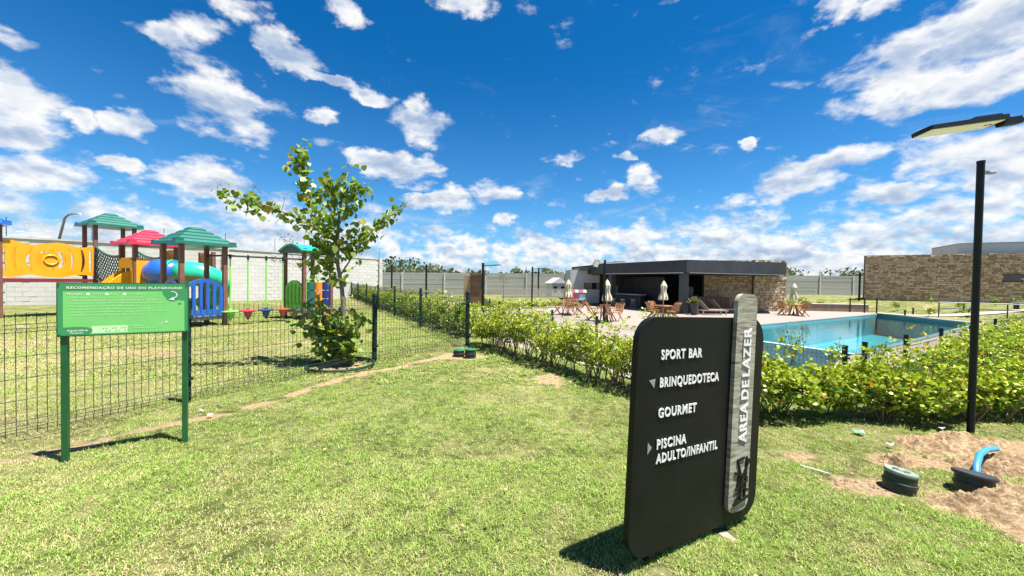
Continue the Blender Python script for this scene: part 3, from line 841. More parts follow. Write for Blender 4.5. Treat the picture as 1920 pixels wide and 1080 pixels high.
# stone walls: the shaded wing and the lit end, taller than the roof
def core(a, b, z0, z1, th, name, mat, parent):
    A = Vector((*a, 0)); B = Vector((*b, 0)); d = (B - A).normalized(); n_ = Vector((-d.y, d.x, 0))
    MB().bar((A + n_ * th / 2) + Vector((0, 0, (z0 + z1) / 2)), (B + n_ * th / 2) + Vector((0, 0, (z0 + z1) / 2)), th, z1 - z0).build(name, mat, parent, True)
W1, W2, W3, W4 = (14.9, 29.0), (18.3, 28.5), (18.3, 28.3), (21.05, 28.72)
core(W1, W2, DECKZ - .04, 3.16, 0.4, 'stone_wall', M_STONEGAP, pav); core(W3, W4, DECKZ - .04, 3.19, 0.4, 'stone_wall', M_STONEGAP, pav)
core(W4, (21.9, 33.5), DECKZ - .04, 3.19, 0.4, 'stone_wall', M_STONEGAP, pav)
stone_face('stone', W1, W2, DECKZ, 3.16, M_STONE_P, pav, (0.10, 0.2), (0.16, 0.42), (0.02, 0.09), 1)
stone_face('stone', W3, W4, DECKZ, 3.19, M_STONE_P, pav, (0.14, 0.22), (0.16, 0.4), (0.04, 0.14), 2)
stone_face('stone', W4, (21.9, 33.5), DECKZ, 3.19, M_STONE_P, pav, (0.14, 0.22), (0.16, 0.4), (0.04, 0.12), 3)
# back wall, inner fittings
MB().bar((5.9, 36.3, 0.65), (22.0, 35.2, 0.65), 0.2, 2.68).build('back_wall', M_DGREY, pav, True)
MB().box((11.0, 32.0, 0.55), (0.2, 6.5, 2.5), rz=R(12)).build('partition', M_BLACK, pav, True)
M_WOOD = plain('teak_wood', (0.28, 0.135, 0.052), 0.55, 0.3, 9, 0.1)
M_WOODD = plain('dark_wood', (0.10, 0.045, 0.02), 0.5, 0.3, 9)
M_WOODP = plain('faded_wood', (0.30, 0.24, 0.18), 0.7, 0.25, 9)
bar_ = thing('bar_counter', 'dark wooden bar counter in the shade of the pavilion', 'bar counter', (14.3, 27.4, DECKZ), R(8))
MB().box((0, 0, 0.52), (3.2, 0.5, 1.0)).build('counter_front', M_WOODD, bar_)
MB().box((0, 0, 1.05), (3.35, 0.65, 0.06)).build('counter_top', M_DGREY, bar_)
for i in range(9): MB().box((-1.5 + i * 0.375, -0.262, 0.52), (0.3, 0.024, 0.9)).build('panel', M_WOODD, bar_)
bar2 = thing('bar_counter', 'long grey bar counter with steel edge left of the pavilion column', 'bar counter', (9.6, 31.5, DECKZ), R(-60))
MB().box((0, 0, 0.52), (3.6, 0.5, 1.0)).build('counter_front', M_BLACK, bar2)
MB().box((0, 0, 1.06), (3.7, 0.65, 0.07)).build('counter_top', M_LGREY, bar2)
M_PAPER = plain('pale_print', (0.32, 0.32, 0.3), 0.7, 0.5, 5)
for (x, y, rz, lab) in ((14.2, 30.2, 4, 'small framed picture hanging on the dark wall behind the loungers'), (9.7, 35.8, -3, 'wide framed menu board on the back wall inside the pavilion')):
    pf = thing('picture_frame', lab, 'picture', (x, y, 0.7), R(rz))
    for dx_, dz_, sx_, sz_ in ((0, .33, .9, .05), (0, -.33, .9, .05), (-.43, 0, .05, .61), (.43, 0, .05, .61)): MB().box((dx_, 0, dz_), (sx_, .05, sz_)).build('frame_bar', M_LGREY, pf)
    MB().box((0, 0.02, 0), (.8, .02, .6)).build('print', M_PAPER, pf)
for i, (x, y) in enumerate(((8.0, 29.4), (8.6, 28.9), (9.3, 28.6))):
    s_ = thing('bar_stool', ('slim metal bar stool at the left end of the bar', 'slim metal bar stool between two other stools', 'slim metal bar stool nearest to the column')[i], 'stool', (x, y, DECKZ), 0, 'bar stools under the pavilion')
    MB().lathe([(0.17, 0.70), (0.18, 0.74), (0.0, 0.76)], n=14).build('seat', M_LGREY, s_)
    for k in range(4):
        a = k * math.pi / 2; MB().tube([(0.11 * math.cos(a), 0.11 * math.sin(a), 0.7), (0.2 * math.cos(a), 0.2 * math.sin(a), 0)], 0.013, 6).build('leg', M_GALV, s_)

# annex beyond, with a long dark window
anx = thing('annex_building', 'light grey flat roofed annex left of the pavilion with a dark strip window', 'building', (6.6, 36, -0.6))
MB().box((6.75, 36.3, 0.9), (2.7, 3.4, 3.06)).build('wall', M_LGREY, anx, True)
MB().box((7.6, 35.9, 2.52), (2.9, 3.6, 0.26)).build('roof', M_DGREY, anx, True)
MB().box((7.35, 34.58, 0.95), (1.3, 0.05, 0.6)).build('window', M_GLASS, anx, True)
for x in (6.68, 8.02): MB().box((x, 34.56, 0.95), (0.05, 0.06, 0.68)).build('window_frame', M_DGREY, anx, True)
# pink and pale blue play box on the grass by the annex
M_PINK = plain('pink_plastic', (0.55, 0.10, 0.16), 0.4, 0.05)
M_PBLUE = plain('pale_blue_plastic', (0.30, 0.45, 0.55), 0.4, 0.05)
tb = thing('toy_shop', 'pink and pale blue plastic toy stand left of the annex', 'toy', (5.55, 31.3, DECKZ), R(6))
MB().box((-.28, 0, .5), (.5, .5, 1.0), taper=.92).build('body', M_PINK, tb)
MB().box((.27, 0, .75), (.55, .5, .5)).build('body', M_PBLUE, tb)
for i in range(4): MB().box((-.52 + .34 * i, 0, 1.25), (.3, .62, .22), taper=.8).build('awning', (M_PINK, M_WHITE)[i % 2], tb)

# ------------------------------------------------------------------ stone building on the right
sb = thing('stone_building', 'long windowless building faced in tan split stone on the right', 'building', (38, 33, 0))
S0, S1 = (33.55, 35.55), (47.5, 27.6)
core(S0, S1, -0.6, 4.25, 0.4, 'wall', M_STONEGAP, sb)
core(S0, S1, -0.6, 4.25, 0.4, 'wall', M_STONEGAP, sb) if False else None
bdv = (Vector((*S1, 0)) - Vector((*S0, 0))).normalized(); bnv = Vector((-bdv.y, bdv.x, 0))
core(tuple((Vector((*S0, 0)) + Vector((6.6, 5.6, 0))).xy), tuple((Vector((*S0, 0)) + bnv * .41 + bdv * .02).xy), -0.6, 4.23, 0.3, 'side_wall', M_STONE_B, sb)
WX = 8.65
stone_face('stone', S0, S1, -0.5, 4.27, M_STONE_B, sb, (0.12, 0.19), (0.18, 0.46), (0.02, 0.08), 5, skip=(WX - .05, WX + 1.05, 1.9, 2.55))
wc = Vector((*S0, 2.23)) + bdv * (WX + 0.5) - bnv * 0.02
T = Matrix.Translation(wc) @ Matrix.Rotation(math.atan2(bdv.y, bdv.x), 4, 'Z')
wn = MB().box((0, 0, 0), (1.02, 0.05, 0.52), T).build('window', M_GLASS, sb, True)
MB().box((0, -.03, .285), (1.12, .1, .05), T).build('window_frame', M_DGREY, sb, True); MB().box((0, -.03, -.285), (1.12, .1, .05), T).build('window_frame', M_DGREY, sb, True)
uv_ = Vector((*S0, 0)) + bnv * 4.0 + bdv * 6.6
wv = thing('white_building', 'plain off white block rising behind the tan stone building', 'building', (uv_.x + 5, uv_.y, 0))
ca = uv_; cb_ = uv_ + bdv * 14
MB().bar((ca.x, ca.y, 2.6), (cb_.x, cb_.y, 2.6), 5.0, 5.3).build('wall', M_WHITE, wv, True)
MB().bar((ca.x, ca.y, 5.29), (cb_.x, cb_.y, 5.29), 5.1, 0.07).build('parapet_cap', M_LGREY, wv, True)

# brown clad kiosk, slat fence, playhouse beyond the deck
M_CORTEN = plain('brown_cladding', (0.17, 0.095, 0.055), 0.7, 0.25, 2)
M_CORTEN_LIT = plain('brown_cladding_lit', (0.33, 0.23, 0.15), 0.7, 0.15, 2)  # same brown cladding, the lit left face painted in as a lighter colour
kz = thing('gate_tower', 'brown clad portal block standing by the far path', 'portal', (-2.8, 27.8, -0.6), R(-6))
MB().box((0.22, 0, 1.15), (0.86, 0.8, 2.3)).build('wall', M_CORTEN, kz)
MB().box((-0.50, 0.12, 1.12), (0.56, 0.6, 2.24)).build('side_wall', M_CORTEN_LIT, kz)
MB().box((0.32, -0.05, 2.36), (1.15, 1.0, 0.16)).build('roof', M_CORTEN, kz)
for i in range(5): MB().box((0.22, -0.41, 0.3 + i * 0.44), (0.84, 0.03, 0.42)).build('panel', M_CORTEN, kz)
sf = thing('slat_fence', 'grey vertical slat fence far behind the left end of the deck', 'fence', (3.4, 37, -0.4))
M_SLAT = plain('grey_slat', (0.27, 0.25, 0.235), 0.8, 0.15)
a_, b_ = Vector((-1.0, 36.0, -0.45)), Vector((8.0, 40.5, -0.4)); L_ = (b_ - a_).length; k_ = int(L_ / 0.17)
sm_ = bpy.data.meshes.new('slat'); t_ = MB().box((0, 0, 0.5), (0.11, 0.03, 1.0)); sm_.from_pydata(t_.v, [], t_.f); sm_.materials.append(M_SLAT)
for i in range(k_): inst('slat', sm_, sf, pm(sf).inverted() @ a_.lerp(b_, (i + .5) / k_), (0, 0, math.atan2(4.5, 9)))
for z in (0.2, 0.85): MB().bar(a_ + Vector((0.02, 0.05, z)), b_ + Vector((0.02, 0.05, z)), 0.04, 0.07).build('rail', M_SLAT, sf, True)
ph = thing('playhouse', 'small white gabled playhouse behind the grey slat fence', 'playhouse', (4.9, 41.5, -0.45), R(20))
MB().box((0, 0, .8), (1.7, 1.4, 1.6)).build('wall', M_WHITE, ph)
MB().prism([(-1.0, 1.6), (1.0, 1.6), (0, 2.2)], -0.85, 0.85).build('roof', M_LGREY, ph)
for x in (-.45, .45): MB().box((x, -0.71, .95), (.4, .04, .6)).build('window', M_GLASS, ph)
# dark statue like plant mound behind the slats
# ------------------------------------------------------------------ furniture
def slab_chair():
    t = thing('garden_chair', 'x', 'chair', (0, 0, 0), 0, 'folding wooden chairs round the poolside tables')
    for i in range(6): MB().box((0, -0.20 + i * 0.08, 0.44), (0.44, 0.062, 0.02)).build('seat_slat', M_WOOD, t)
    for i in range(5): MB().bar((-0.17 + i * 0.085, 0.215, 0.52), (-0.17 + i * 0.085, 0.36, 0.90), 0.055, 0.015, up=(0, 1, 0)).build('back_slat', M_WOOD, t)
    MB().bar((-0.24, 0.37, 0.91), (0.24, 0.37, 0.91), 0.03, 0.06).build('back_rail', M_WOOD, t)
    MB().bar((-0.24, 0.215, 0.52), (0.24, 0.215, 0.52), 0.03, 0.05).build('back_rail', M_WOOD, t)
    for s in (-1, 1):
        MB().bar((s * 0.235, -0.26, 0), (s * 0.235, 0.37, 0.93), 0.025, 0.045).build('leg', M_WOOD, t)
        MB().bar((s * 0.205, 0.30, 0), (s * 0.205, -0.22, 0.45), 0.025, 0.045).build('leg', M_WOOD, t)
        MB().bar((s * 0.25, -0.22, 0.64), (s * 0.25, 0.24, 0.66), 0.045, 0.022).build('armrest', M_WOOD, t)
        MB().bar((s * 0.25, -0.19, 0.63), (s * 0.25, -0.10, 0.45), 0.022, 0.03).build('arm_post', M_WOOD, t)
    return t
def make_table():
    t = thing('garden_table', 'x', 'table', (0, 0, 0), 0, 'round wooden tables on the pool deck')
    for i in range(7):
        y = -0.42 + i * 0.14; hw = math.sqrt(max(0.02, 0.5 ** 2 - (abs(y)) ** 2)); MB().box((0, y, 0.73), (hw * 2, 0.128, 0.025)).build('top_slat', M_WOOD, t)
    MB().lathe([(0.50, 0.695), (0.52, 0.70), (0.52, 0.725), (0.50, 0.73)], n=24).build('rim', M_WOOD, t)
    for k in range(4):
        a = R(45 + 90 * k); MB().bar((0.10 * math.cos(a), 0.10 * math.sin(a), 0.69), (0.36 * math.cos(a), 0.36 * math.sin(a), 0), 0.045, 0.045).build('leg', M_WOOD, t)
    return t
M_CANVAS = plain('cream_canvas', (0.50, 0.47, 0.33), 0.85, 0.1, 6, 0.2, 12)
M_ALU = plain('white_pole', (0.55, 0.55, 0.5), 0.4, 0.05)
def make_parasol():
    t = thing('parasol', 'x', 'parasol', (0, 0, 0), 0, 'closed cream parasols on the pool deck')
    MB().tube([(0, 0, 0), (0, 0, 2.12)], 0.022, 8).build('pole', M_ALU, t)
    MB().lathe([(0.24, 0), (0.24, 0.05), (0.06, 0.09), (0.04, 0.28)], n=20).build('base', M_DGREY, t)
    wob = lambda th, z: 1 + 0.22 * math.sin(8 * th + z * 3) * (1 if z < 2.05 else 0.2) + 0.08 * math.sin(3 * th + 5 * z)
    MB().lathe([(0.20, 1.05), (0.235, 1.10), (0.20, 1.28), (0.135, 1.46), (0.12, 1.56), (0.135, 1.70), (0.15, 1.84), (0.10, 1.98), (0.05, 2.10), (0.0, 2.14)], n=40, wob=wob).build('canopy', M_CANVAS, t, smooth=50)
    MB().lathe([(0.10, 1.86), (0.155, 1.87), (0.09, 2.02), (0.0, 2.16)], n=24, wob=lambda th, z: 1 + 0.12 * math.sin(8 * th)).build('vent', M_CANVAS, t, smooth=50)
    MB().lathe([(0.13, 1.53), (0.138, 1.55), (0.13, 1.58)], n=20).build('tie', M_CANVAS, t)
    MB().lathe([(0, 2.12), (0.022, 2.15), (0, 2.2)], n=8).build('finial', M_ALU, t)
    return t
SETS = [  # x, y, label bit, chair angles, parasol dx
    (8.67, 21.34, 'table in front of the pavilion column', (20, 105, 200, 290)),
    (4.87, 19.1, 'table nearest the hedge, left of the pavilion', (30, 150, 250)),
    (3.45, 22.81, 'leftmost table on the deck', (10, 90, 185, 270)),
    (18.9, 25.0, 'table at the right end of the pavilion', (15, 100, 190, 275))]
SIDE = ['on the left side of', 'at the near side of', 'on the right side of', 'behind']
ch0 = slab_chair(); tb0 = make_table(); pa0 = make_parasol(); first = True
for si, (x, y, lab, angs) in enumerate(SETS):
    tl = 'round wooden ' + lab; pl = 'closed cream parasol standing through the ' + lab
    if first: t = tb0; p = pa0; t.location = (x, y, DECKZ); p.location = (x, y, DECKZ); t['label'] = tl; p['label'] = pl
    else: t = dup(tb0, (x, y, DECKZ), R(20 * si), tl); p = dup(pa0, (x, y, DECKZ), R(50 * si), pl)
    if si == 3: p.rotation_euler = (0, 0, R(20))
    used_ = set()
    for ci, a in enumerate(angs):
        px_, py_ = x + 0.72 * math.cos(R(a)), y + 0.72 * math.sin(R(a))
        rz = R(a) - math.pi / 2 + R(random.uniform(-15, 15))
        # describe by where it stands
        side_ = ('right of' if math.cos(R(a)) > 0.6 else 'left of' if math.cos(R(a)) < -0.6 else 'behind' if math.sin(R(a)) > 0 else 'in front of')
        if side_ in used_: side_ = 'turned away beside'
        used_.add(side_)
        cl_ = f'folding wooden chair {side_} the {lab}'
        if first: ch0.location = (px_, py_, DECKZ); ch0.rotation_euler = (0, 0, rz); ch0['label'] = cl_; first = False
        else: dup(ch0, (px_, py_, DECKZ), rz, cl_)
# sun loungers
def make_lounger():
    t = thing('sun_lounger', 'x', 'sun lounger', (0, 0, 0), 0, 'wooden sun loungers in front of the pavilion')
    for s in (-1, 1): MB().bar((-0.55, s * 0.3, 0.3), (1.25, s * 0.3, 0.3), 0.04, 0.07).build('side_rail', M_WOODP, t)
    for i in range(12): MB().box((0.0 + i * 0.1, 0, 0.345), (0.085, 0.56, 0.018)).build('seat_slat', M_WOODP, t)
    for i in range(8):
        f = i / 8; MB().bar((-0.05 - 0.5 * f, -0.28, 0.37 + 0.55 * f), (-0.05 - 0.5 * f, 0.28, 0.37 + 0.55 * f), 0.018, 0.085).build('back_slat', M_WOODP, t)
    for s in (-1, 1):
        MB().bar((-0.02, s * 0.27, 0.35), (-0.6, s * 0.27, 0.96), 0.03, 0.04).build('back_rail', M_WOODP, t)
        MB().box((1.1, s * 0.3, 0.14), (0.06, 0.05, 0.28)).build('leg', M_WOODP, t); MB().box((-0.4, s * 0.3, 0.14), (0.06, 0.05, 0.28)).build('leg', M_WOODP, t)
    return t
lg = make_lounger(); lg.location = (12.75, 24.35, DECKZ); lg.rotation_euler = (0, 0, R(2)); lg['label'] = 'faded wooden sun lounger nearer the pavilion column with raised back'
dup(lg, (14.3, 25.75, DECKZ), R(4), 'faded wooden sun lounger behind and right of the nearer one')
# tall pot with plant
pot = thing('plant_pot', 'tall dark pot with a small dry plant beside the pavilion column', 'plant pot', (11.75, 24.0, DECKZ))
MB().lathe([(0.17, 0), (0.25, 0.5), (0.27, 0.78), (0.24, 0.8), (0.22, 0.74), (0.0, 0.72)], n=20).build('pot', plain('navy_glaze', (0.02, 0.03, 0.045), 0.35), pot, smooth=40)
r_ = np.random.default_rng(3); n = 60; a = r_.uniform(0, 6.28, n); e = r_.uniform(.2, 1.4, n)
D = np.stack([np.cos(a) * np.cos(e), np.sin(a) * np.cos(e), np.sin(e)], -1)
leaf_batch('leaves', np.array([11.75, 24.0, DECKZ + .75]) + D * .05, D, r_.uniform(.2, .5, n), np.tile([.12, .13, .04], (n, 1)), M_LEAF, pot, 0.25, 4)
umb = thing('beach_mat', 'pale folded canvas awning leaning behind the right chair of the middle table', 'awning', (10.6, 23.2, DECKZ), R(15)) if False else None
# planter wall and gate posts at the far right of the deck
M_PLANTER = plain('brown_tile', (0.22, 0.15, 0.11), 0.8, 0.2, 2)
pw = thing('planter', 'low brown tiled planter wall behind the far corner of the deck', 'planter', (25.5, 30, DECKZ))
MB().bar((23.4, 29.9, DECKZ + .28), (28.0, 29.4, DECKZ + .28), 0.35, 0.56).build('wall', M_PLANTER, pw, True)
MB().bar((23.4, 29.9, DECKZ + .58), (28.0, 29.4, DECKZ + .58), 0.4, 0.04).build('coping', M_COPING, pw, True)

# ------------------------------------------------------------------ mesh fences
M_FGREEN = plain('dark_green_coated_steel', (0.006, 0.030, 0.020), 0.55, 0.2, 8, spec=0.3)
M_FBLUE = plain('dark_post_steel', (0.007, 0.026, 0.020), 0.6, 0.2, 8, spec=0.25)
def mesh_panel(a, b, h, r_w, step=0.05, foot=0.04):
    """welded mesh with two folded beams between a and b (z at the foot)"""
    A = Vector(a); B = Vector(b); L = (B - A).xy.length; d = (B - A) / L; n_ = Vector((d.y, -d.x, 0)).normalized()
    m = MB(); k = int(L / step)
    prof = [(foot, 0), (foot + 0.055, 0), (foot + 0.085, 0.028), (foot + 0.115, 0), (h - 0.15, 0), (h - 0.12, 0.028), (h - 0.09, 0), (h, 0)]
    for i in range(k + 1):
        p = A + d * (L * i / k)
        m.tube([p + n_ * o + Vector((0, 0, z)) for z, o in prof], r_w, 3, caps=False)
    zs = [foot + 0.055, foot + 0.115, foot + 0.28, foot + 0.45, foot + 0.62, h - 0.15, h - 0.09]
    for z in zs: m.tube([A + Vector((0, 0, z)) + n_ * r_w, B + Vector((0, 0, z)) + n_ * r_w], r_w * 1.15, 4, caps=False)
    for z in (foot + 0.085, h - 0.12): m.tube([A + Vector((0, 0, z)) + n_ * 0.028, B + Vector((0, 0, z)) + n_ * 0.028], r_w, 3, caps=False)
    return m
def mesh_fence(label, pts, h, mat, rw=0.0023, posth=None, skip_posts=(), step=0.05, posts_w=0.05, zf=None):
    root = thing('mesh_fence', label, 'fence', (pts[0][0], pts[0][1], 0), 0, None)
    P = [Vector((x, y, (zf if zf is not None else tz(x, y)))) for x, y in pts]
    for i in range(len(P) - 1):
        mesh_panel(P[i], P[i + 1], h, rw, step).build('mesh_panel', mat, root, True)
    for i, p in enumerate(P):
        if i in skip_posts: continue
        d = (P[min(i + 1, len(P) - 1)] - P[max(0, i - 1)]).normalized(); ang = math.atan2(d.y, d.x)
        n_ = Vector((-d.y, d.x, 0)).normalized()
        T = Matrix.Translation(p + n_ * 0.045) @ Matrix.Rotation(ang, 4, 'Z')
        MB().box((0, 0, h / 2 + 0.015), (posts_w, 0.06, h + 0.03 + 0.06), T).build('post', mat, root, True)
        c = MB().box((0, 0, h + 0.06), (posts_w + .008, 0.068, 0.03), T, taper=0.85); c.build('post_cap', mat, root, True)
        for z in (0.25, h - .12): MB().box((0, -0.05, z), (0.07, 0.012, 0.03), T).build('clamp', mat, root, True)
    return root
d1 = (FENCE_B - FENCE_A) / np.linalg.norm(FENCE_B - FENCE_A)
pA = FENCE_B - d1 * 2.36
f1 = [tuple(pA - d1 * 4.9), tuple(pA - d1 * 2.45), tuple(pA), tuple(FENCE_B), tuple(FENCE_C)]
mesh_fence('low dark green welded mesh fence in front of the playground', f1, 1.0, M_FBLUE, 0.0026)
dir2 = np.array([-0.489, 0.872])
f2 = [tuple(FENCE_C + dir2 * 3.3 * k + np.array([0, 0])) for k in range(0, 10)]
mesh_fence('dark mesh fence running away behind the sapling beside the long hedge', f2, 1.0, M_FBLUE, 0.0026, skip_posts=(0,), step=0.06)
fp = [(-1.7, 22.2), (-1.2, 19.5), (-0.6, 16.8), (0.25, 14.2), (1.3, 12.3), (2.3, 10.2), (3.3, 8.3), (4.42, 6.61), (5.2, 5.81)]
mesh_fence('pool fence of teal green mesh along the edge of the deck behind the hedge', fp, 1.0, M_FBLUE, 0.0024, zf=DECKZ, step=0.055)
fq = [(5.26, 5.80), (5.95, 6.2), (7.76, 7.26), (9.9, 8.52), (12.31, 9.93), (15.0, 11.5), (17.7, 13.05), (20.4, 14.65), (23.1, 16.2)]
mesh_fence('pool fence of teal green mesh running back along the right side of the pool', fq, 1.0, M_FBLUE, 0.0026, zf=DECKZ, step=0.06)

# rails and gate at the far right
rl = thing('pipe_railing', 'pale pipe railing with two rails beyond the far end of the pool', 'railing', (29, 23, -0.45))
ra, rb = Vector((27.6, 24.1, 0)), Vector((37.5, 18.2, 0))
for i in range(5):
    p = ra.lerp(rb, i / 4); MB().tube([(p.x, p.y, -0.6), (p.x, p.y, 0.36)], 0.03, 8).build('post', M_DARKM, rl, True)
M_PRAIL = plain('pale_grey_rail', (0.35, 0.37, 0.37), 0.4, 0.05)
for z in (0.37, -0.02): MB().tube([(ra.x, ra.y, z), (rb.x, rb.y, z)], 0.035, 8).build('rail', M_PRAIL, rl, True)
gt = thing('deck_gate', 'dark framed gate standing open at the far corner of the pool deck', 'gate', (27, 29, DECKZ))
ga, gb = Vector((26.3, 29.0, DECKZ)), Vector((27.5, 28.1, DECKZ))
for p in (ga, ga.lerp(gb, .55), gb): MB().tube([p, p + Vector((0, 0, 1.12))], 0.045, 8).build('post', M_FBLUE, gt, True)
for z in (0.1, 1.05): MB().tube([ga.lerp(gb, .55) + Vector((0, 0, z)), gb + Vector((0, 0, z))], 0.025, 6).build('rail', M_FBLUE, gt, True)
bn = thing('bench', 'low dark garden bench beside the far railing', 'bench', (33.0, 23.6, tz(33, 23.6)), R(-30))
MB().box((0, 0, 0.44), (1.8, 0.42, 0.05)).build('seat', M_LGREY, bn)
for x in (-.7, .7): MB().box((x, 0, 0.21), (0.1, 0.38, 0.42)).build('leg', M_DARKM, bn)
for i, (x, y) in enumerate(((27.0, 25.6), (29.6, 27.5), (31.5, 26.0))):
    b_ = thing('path_light', ('short dark bollard light nearest the pool corner', 'short dark bollard light on the lawn below the stone wall', 'short dark bollard light furthest right before the stone wall')[i], 'bollard light', (x, y, tz(x, y)), 0, 'bollard lights on the far lawn')
    MB().lathe([(0.05, 0), (0.05, 0.38), (0.075, 0.39), (0.075, 0.46), (0, 0.48)], n=10).build('post', M_DARKM, b_)

# ------------------------------------------------------------------ hedges
hedge('loose leggy yellow green hedge from the fence corner to the black sign', [(-0.68, 7.62), (0.25, 6.2), (1.25, 4.75), (1.75, 4.1)], 0.66, 0.78, 1150, 0.033, 11, yellow=0.85, lower=0.27, sprig=0.06, cl=7, stems=14)
hedge('dense clipped hedge right of the black sign, around the foot of the tall dark post', [(1.95, 3.70), (2.9, 3.62), (4.2, 3.72), (6.9, 3.95)], 0.60, 0.57, 1050, 0.043, 12, yellow=0.85, lower=0.13, sprig=0.012, cl=7, stems=12)
hedge('second hedge row just beyond the one with the post, right of the pool fence corner', [(5.15, 5.35), (7.6, 5.5), (10.2, 5.75)], 0.9, 0.68, 750, 0.043, 13, yellow=0.6, lower=0.05, sprig=0.03, cl=6)
hedge('long hedge climbing away along the right hand pool fence', [(6.5, 5.75), (9.3, 7.55), (12.4, 9.35), (17.0, 12.0), (22, 14.9)], 0.9, 0.74, 520, 0.052, 14, yellow=0.62, lower=0.05, sprig=0.04, cl=6)
hedge('long narrow hedge running away along the dark fence behind the sapling', [(-0.85, 8.25), (-4.0, 13.8), (-10.5, 25.4), (-16.0, 35.3)], 0.75, 0.76, 260, 0.062, 15, yellow=0.55, lower=0.05, sprig=0.06, cl=6)
hedge('low hedge along the far path behind the left tables', [(-2.8, 25.2), (0.5, 27.6), (4.4, 30.6)], 0.6, 0.5, 110, 0.09, 16, yellow=0.5, lower=0.05, cl=5, stems=3)
# thin young shrubs between the pool fence and near hedge
def shrub(label, x, y, h, sp, n, leaf, seed, group=None, yellow=0.5, zb=None, name='shrub'):
    r_ = np.random.default_rng(seed); zb = tz(x, y) if zb is None else zb
    root = thing(name, label, 'shrub', (x, y, zb), 0, group)
    sbm = MB(); tips = []
    for i in range(max(3, int(n / 40) + 2)):
        a = r_.uniform(0, 6.28); e = Vector((math.cos(a) * sp * r_.uniform(.2, 1), math.sin(a) * sp * r_.uniform(.2, 1), h * r_.uniform(.6, 1)))
        m_ = e * 0.5 + Vector((r_.normal(0, .04), r_.normal(0, .04), .05)); sbm.tube([(0, 0, -.05), m_, e], [0.009, 0.006, 0.003], 4, caps=False); tips.append((m_, e))
    sbm.build('stems', M_STEM, root)
    P = []
    for k in range(n):
        m_, e = tips[r_.integers(len(tips))]; f = r_.uniform(0.0, 1.05)
        q = (Vector((0, 0, 0)).lerp(m_, 1).lerp(e, f)); P.append((x + q.x + r_.normal(0, sp * .18), y + q.y + r_.normal(0, sp * .18), zb + q.z + r_.normal(0, h * .05)))
    a = r_.uniform(0, 6.28, n); e = r_.uniform(-.2, 1.2, n)
    D = np.stack([np.cos(a) * np.cos(e), np.sin(a) * np.cos(e), np.sin(e)], -1)
    u = r_.uniform(0, 1, (n, 1)); yy = (r_.uniform(0, 1, n) < yellow)[:, None]
    c = np.where(yy, np.array([.12, .21, .025]) * (1 - u) + np.array([.34, .36, .035]) * u, np.array([.045, .10, .018]) * (1 - u) + np.array([.12, .2, .03]) * u)
    tag(leaf_batch('foliage', np.array(P), D, leaf * r_.uniform(.6, 1.2, n), c, M_LEAF, root, 0.7, seed), kind='stuff')
    return root
for i, (x, y, h) in enumerate(((3.15, 4.75, 0.95), (3.75, 4.95, 1.05), (4.45, 5.2, 0.92), (5.0, 5.15, 0.8))):
    shrub('thin young shrub before the pool fence, ' + ('right behind the black sign', 'second from the black sign', 'just left of the fence corner post', 'at the fence corner post')[i], x, y, h, 0.16, 130, 0.042, 40 + i, 'thin shrubs in front of the pool fence', 0.55, zb=-0.25)
FSH = [(22.4, 28.6), (23.4, 31.3), (24.6, 31.6), (26.0, 31.3), (28.2, 25.3), (29.8, 24.4), (31.0, 25.8), (32.5, 23.9), (35.0, 27.0), (36.5, 23.0), (30.5, 29.5), (33.8, 30.0)]
FL = ['leafy shrub at the right end of the pavilion wall', 'small shrub behind the left end of the planter', 'taller shrub with a bare twig behind the planter', 'small shrub behind the right end of the planter', 'spiky shrub by the deck gate', 'spiky shrub left of the pale railing', 'small shrub between the gate and stone wall', 'shrub behind the pale railing', 'small shrub below the dark window of the stone building', 'shrub by the far end of the railing', 'small shrub near the corner of the stone building', 'low shrub at the foot of the stone wall']
for i, (x, y) in enumerate(FSH): shrub(FL[i], x, y, 0.75 + 0.5 * (i == 2) + 0.1 * math.sin(i), 0.38, 90, 0.13, 60 + i, 'young shrubs on the far lawn', 0.5)
for i, (x, y) in enumerate(((4.6, 26.3), (5.5, 33.0), (-3.0, 29.0))): shrub(('bushy shrub behind the leftmost parasol', 'dark shrub by the toy stand', 'shrub at the foot of the brown portal block')[i], x, y, 0.9, 0.4, 100, 0.12, 80 + i, 'shrubs behind the left tables', 0.3)

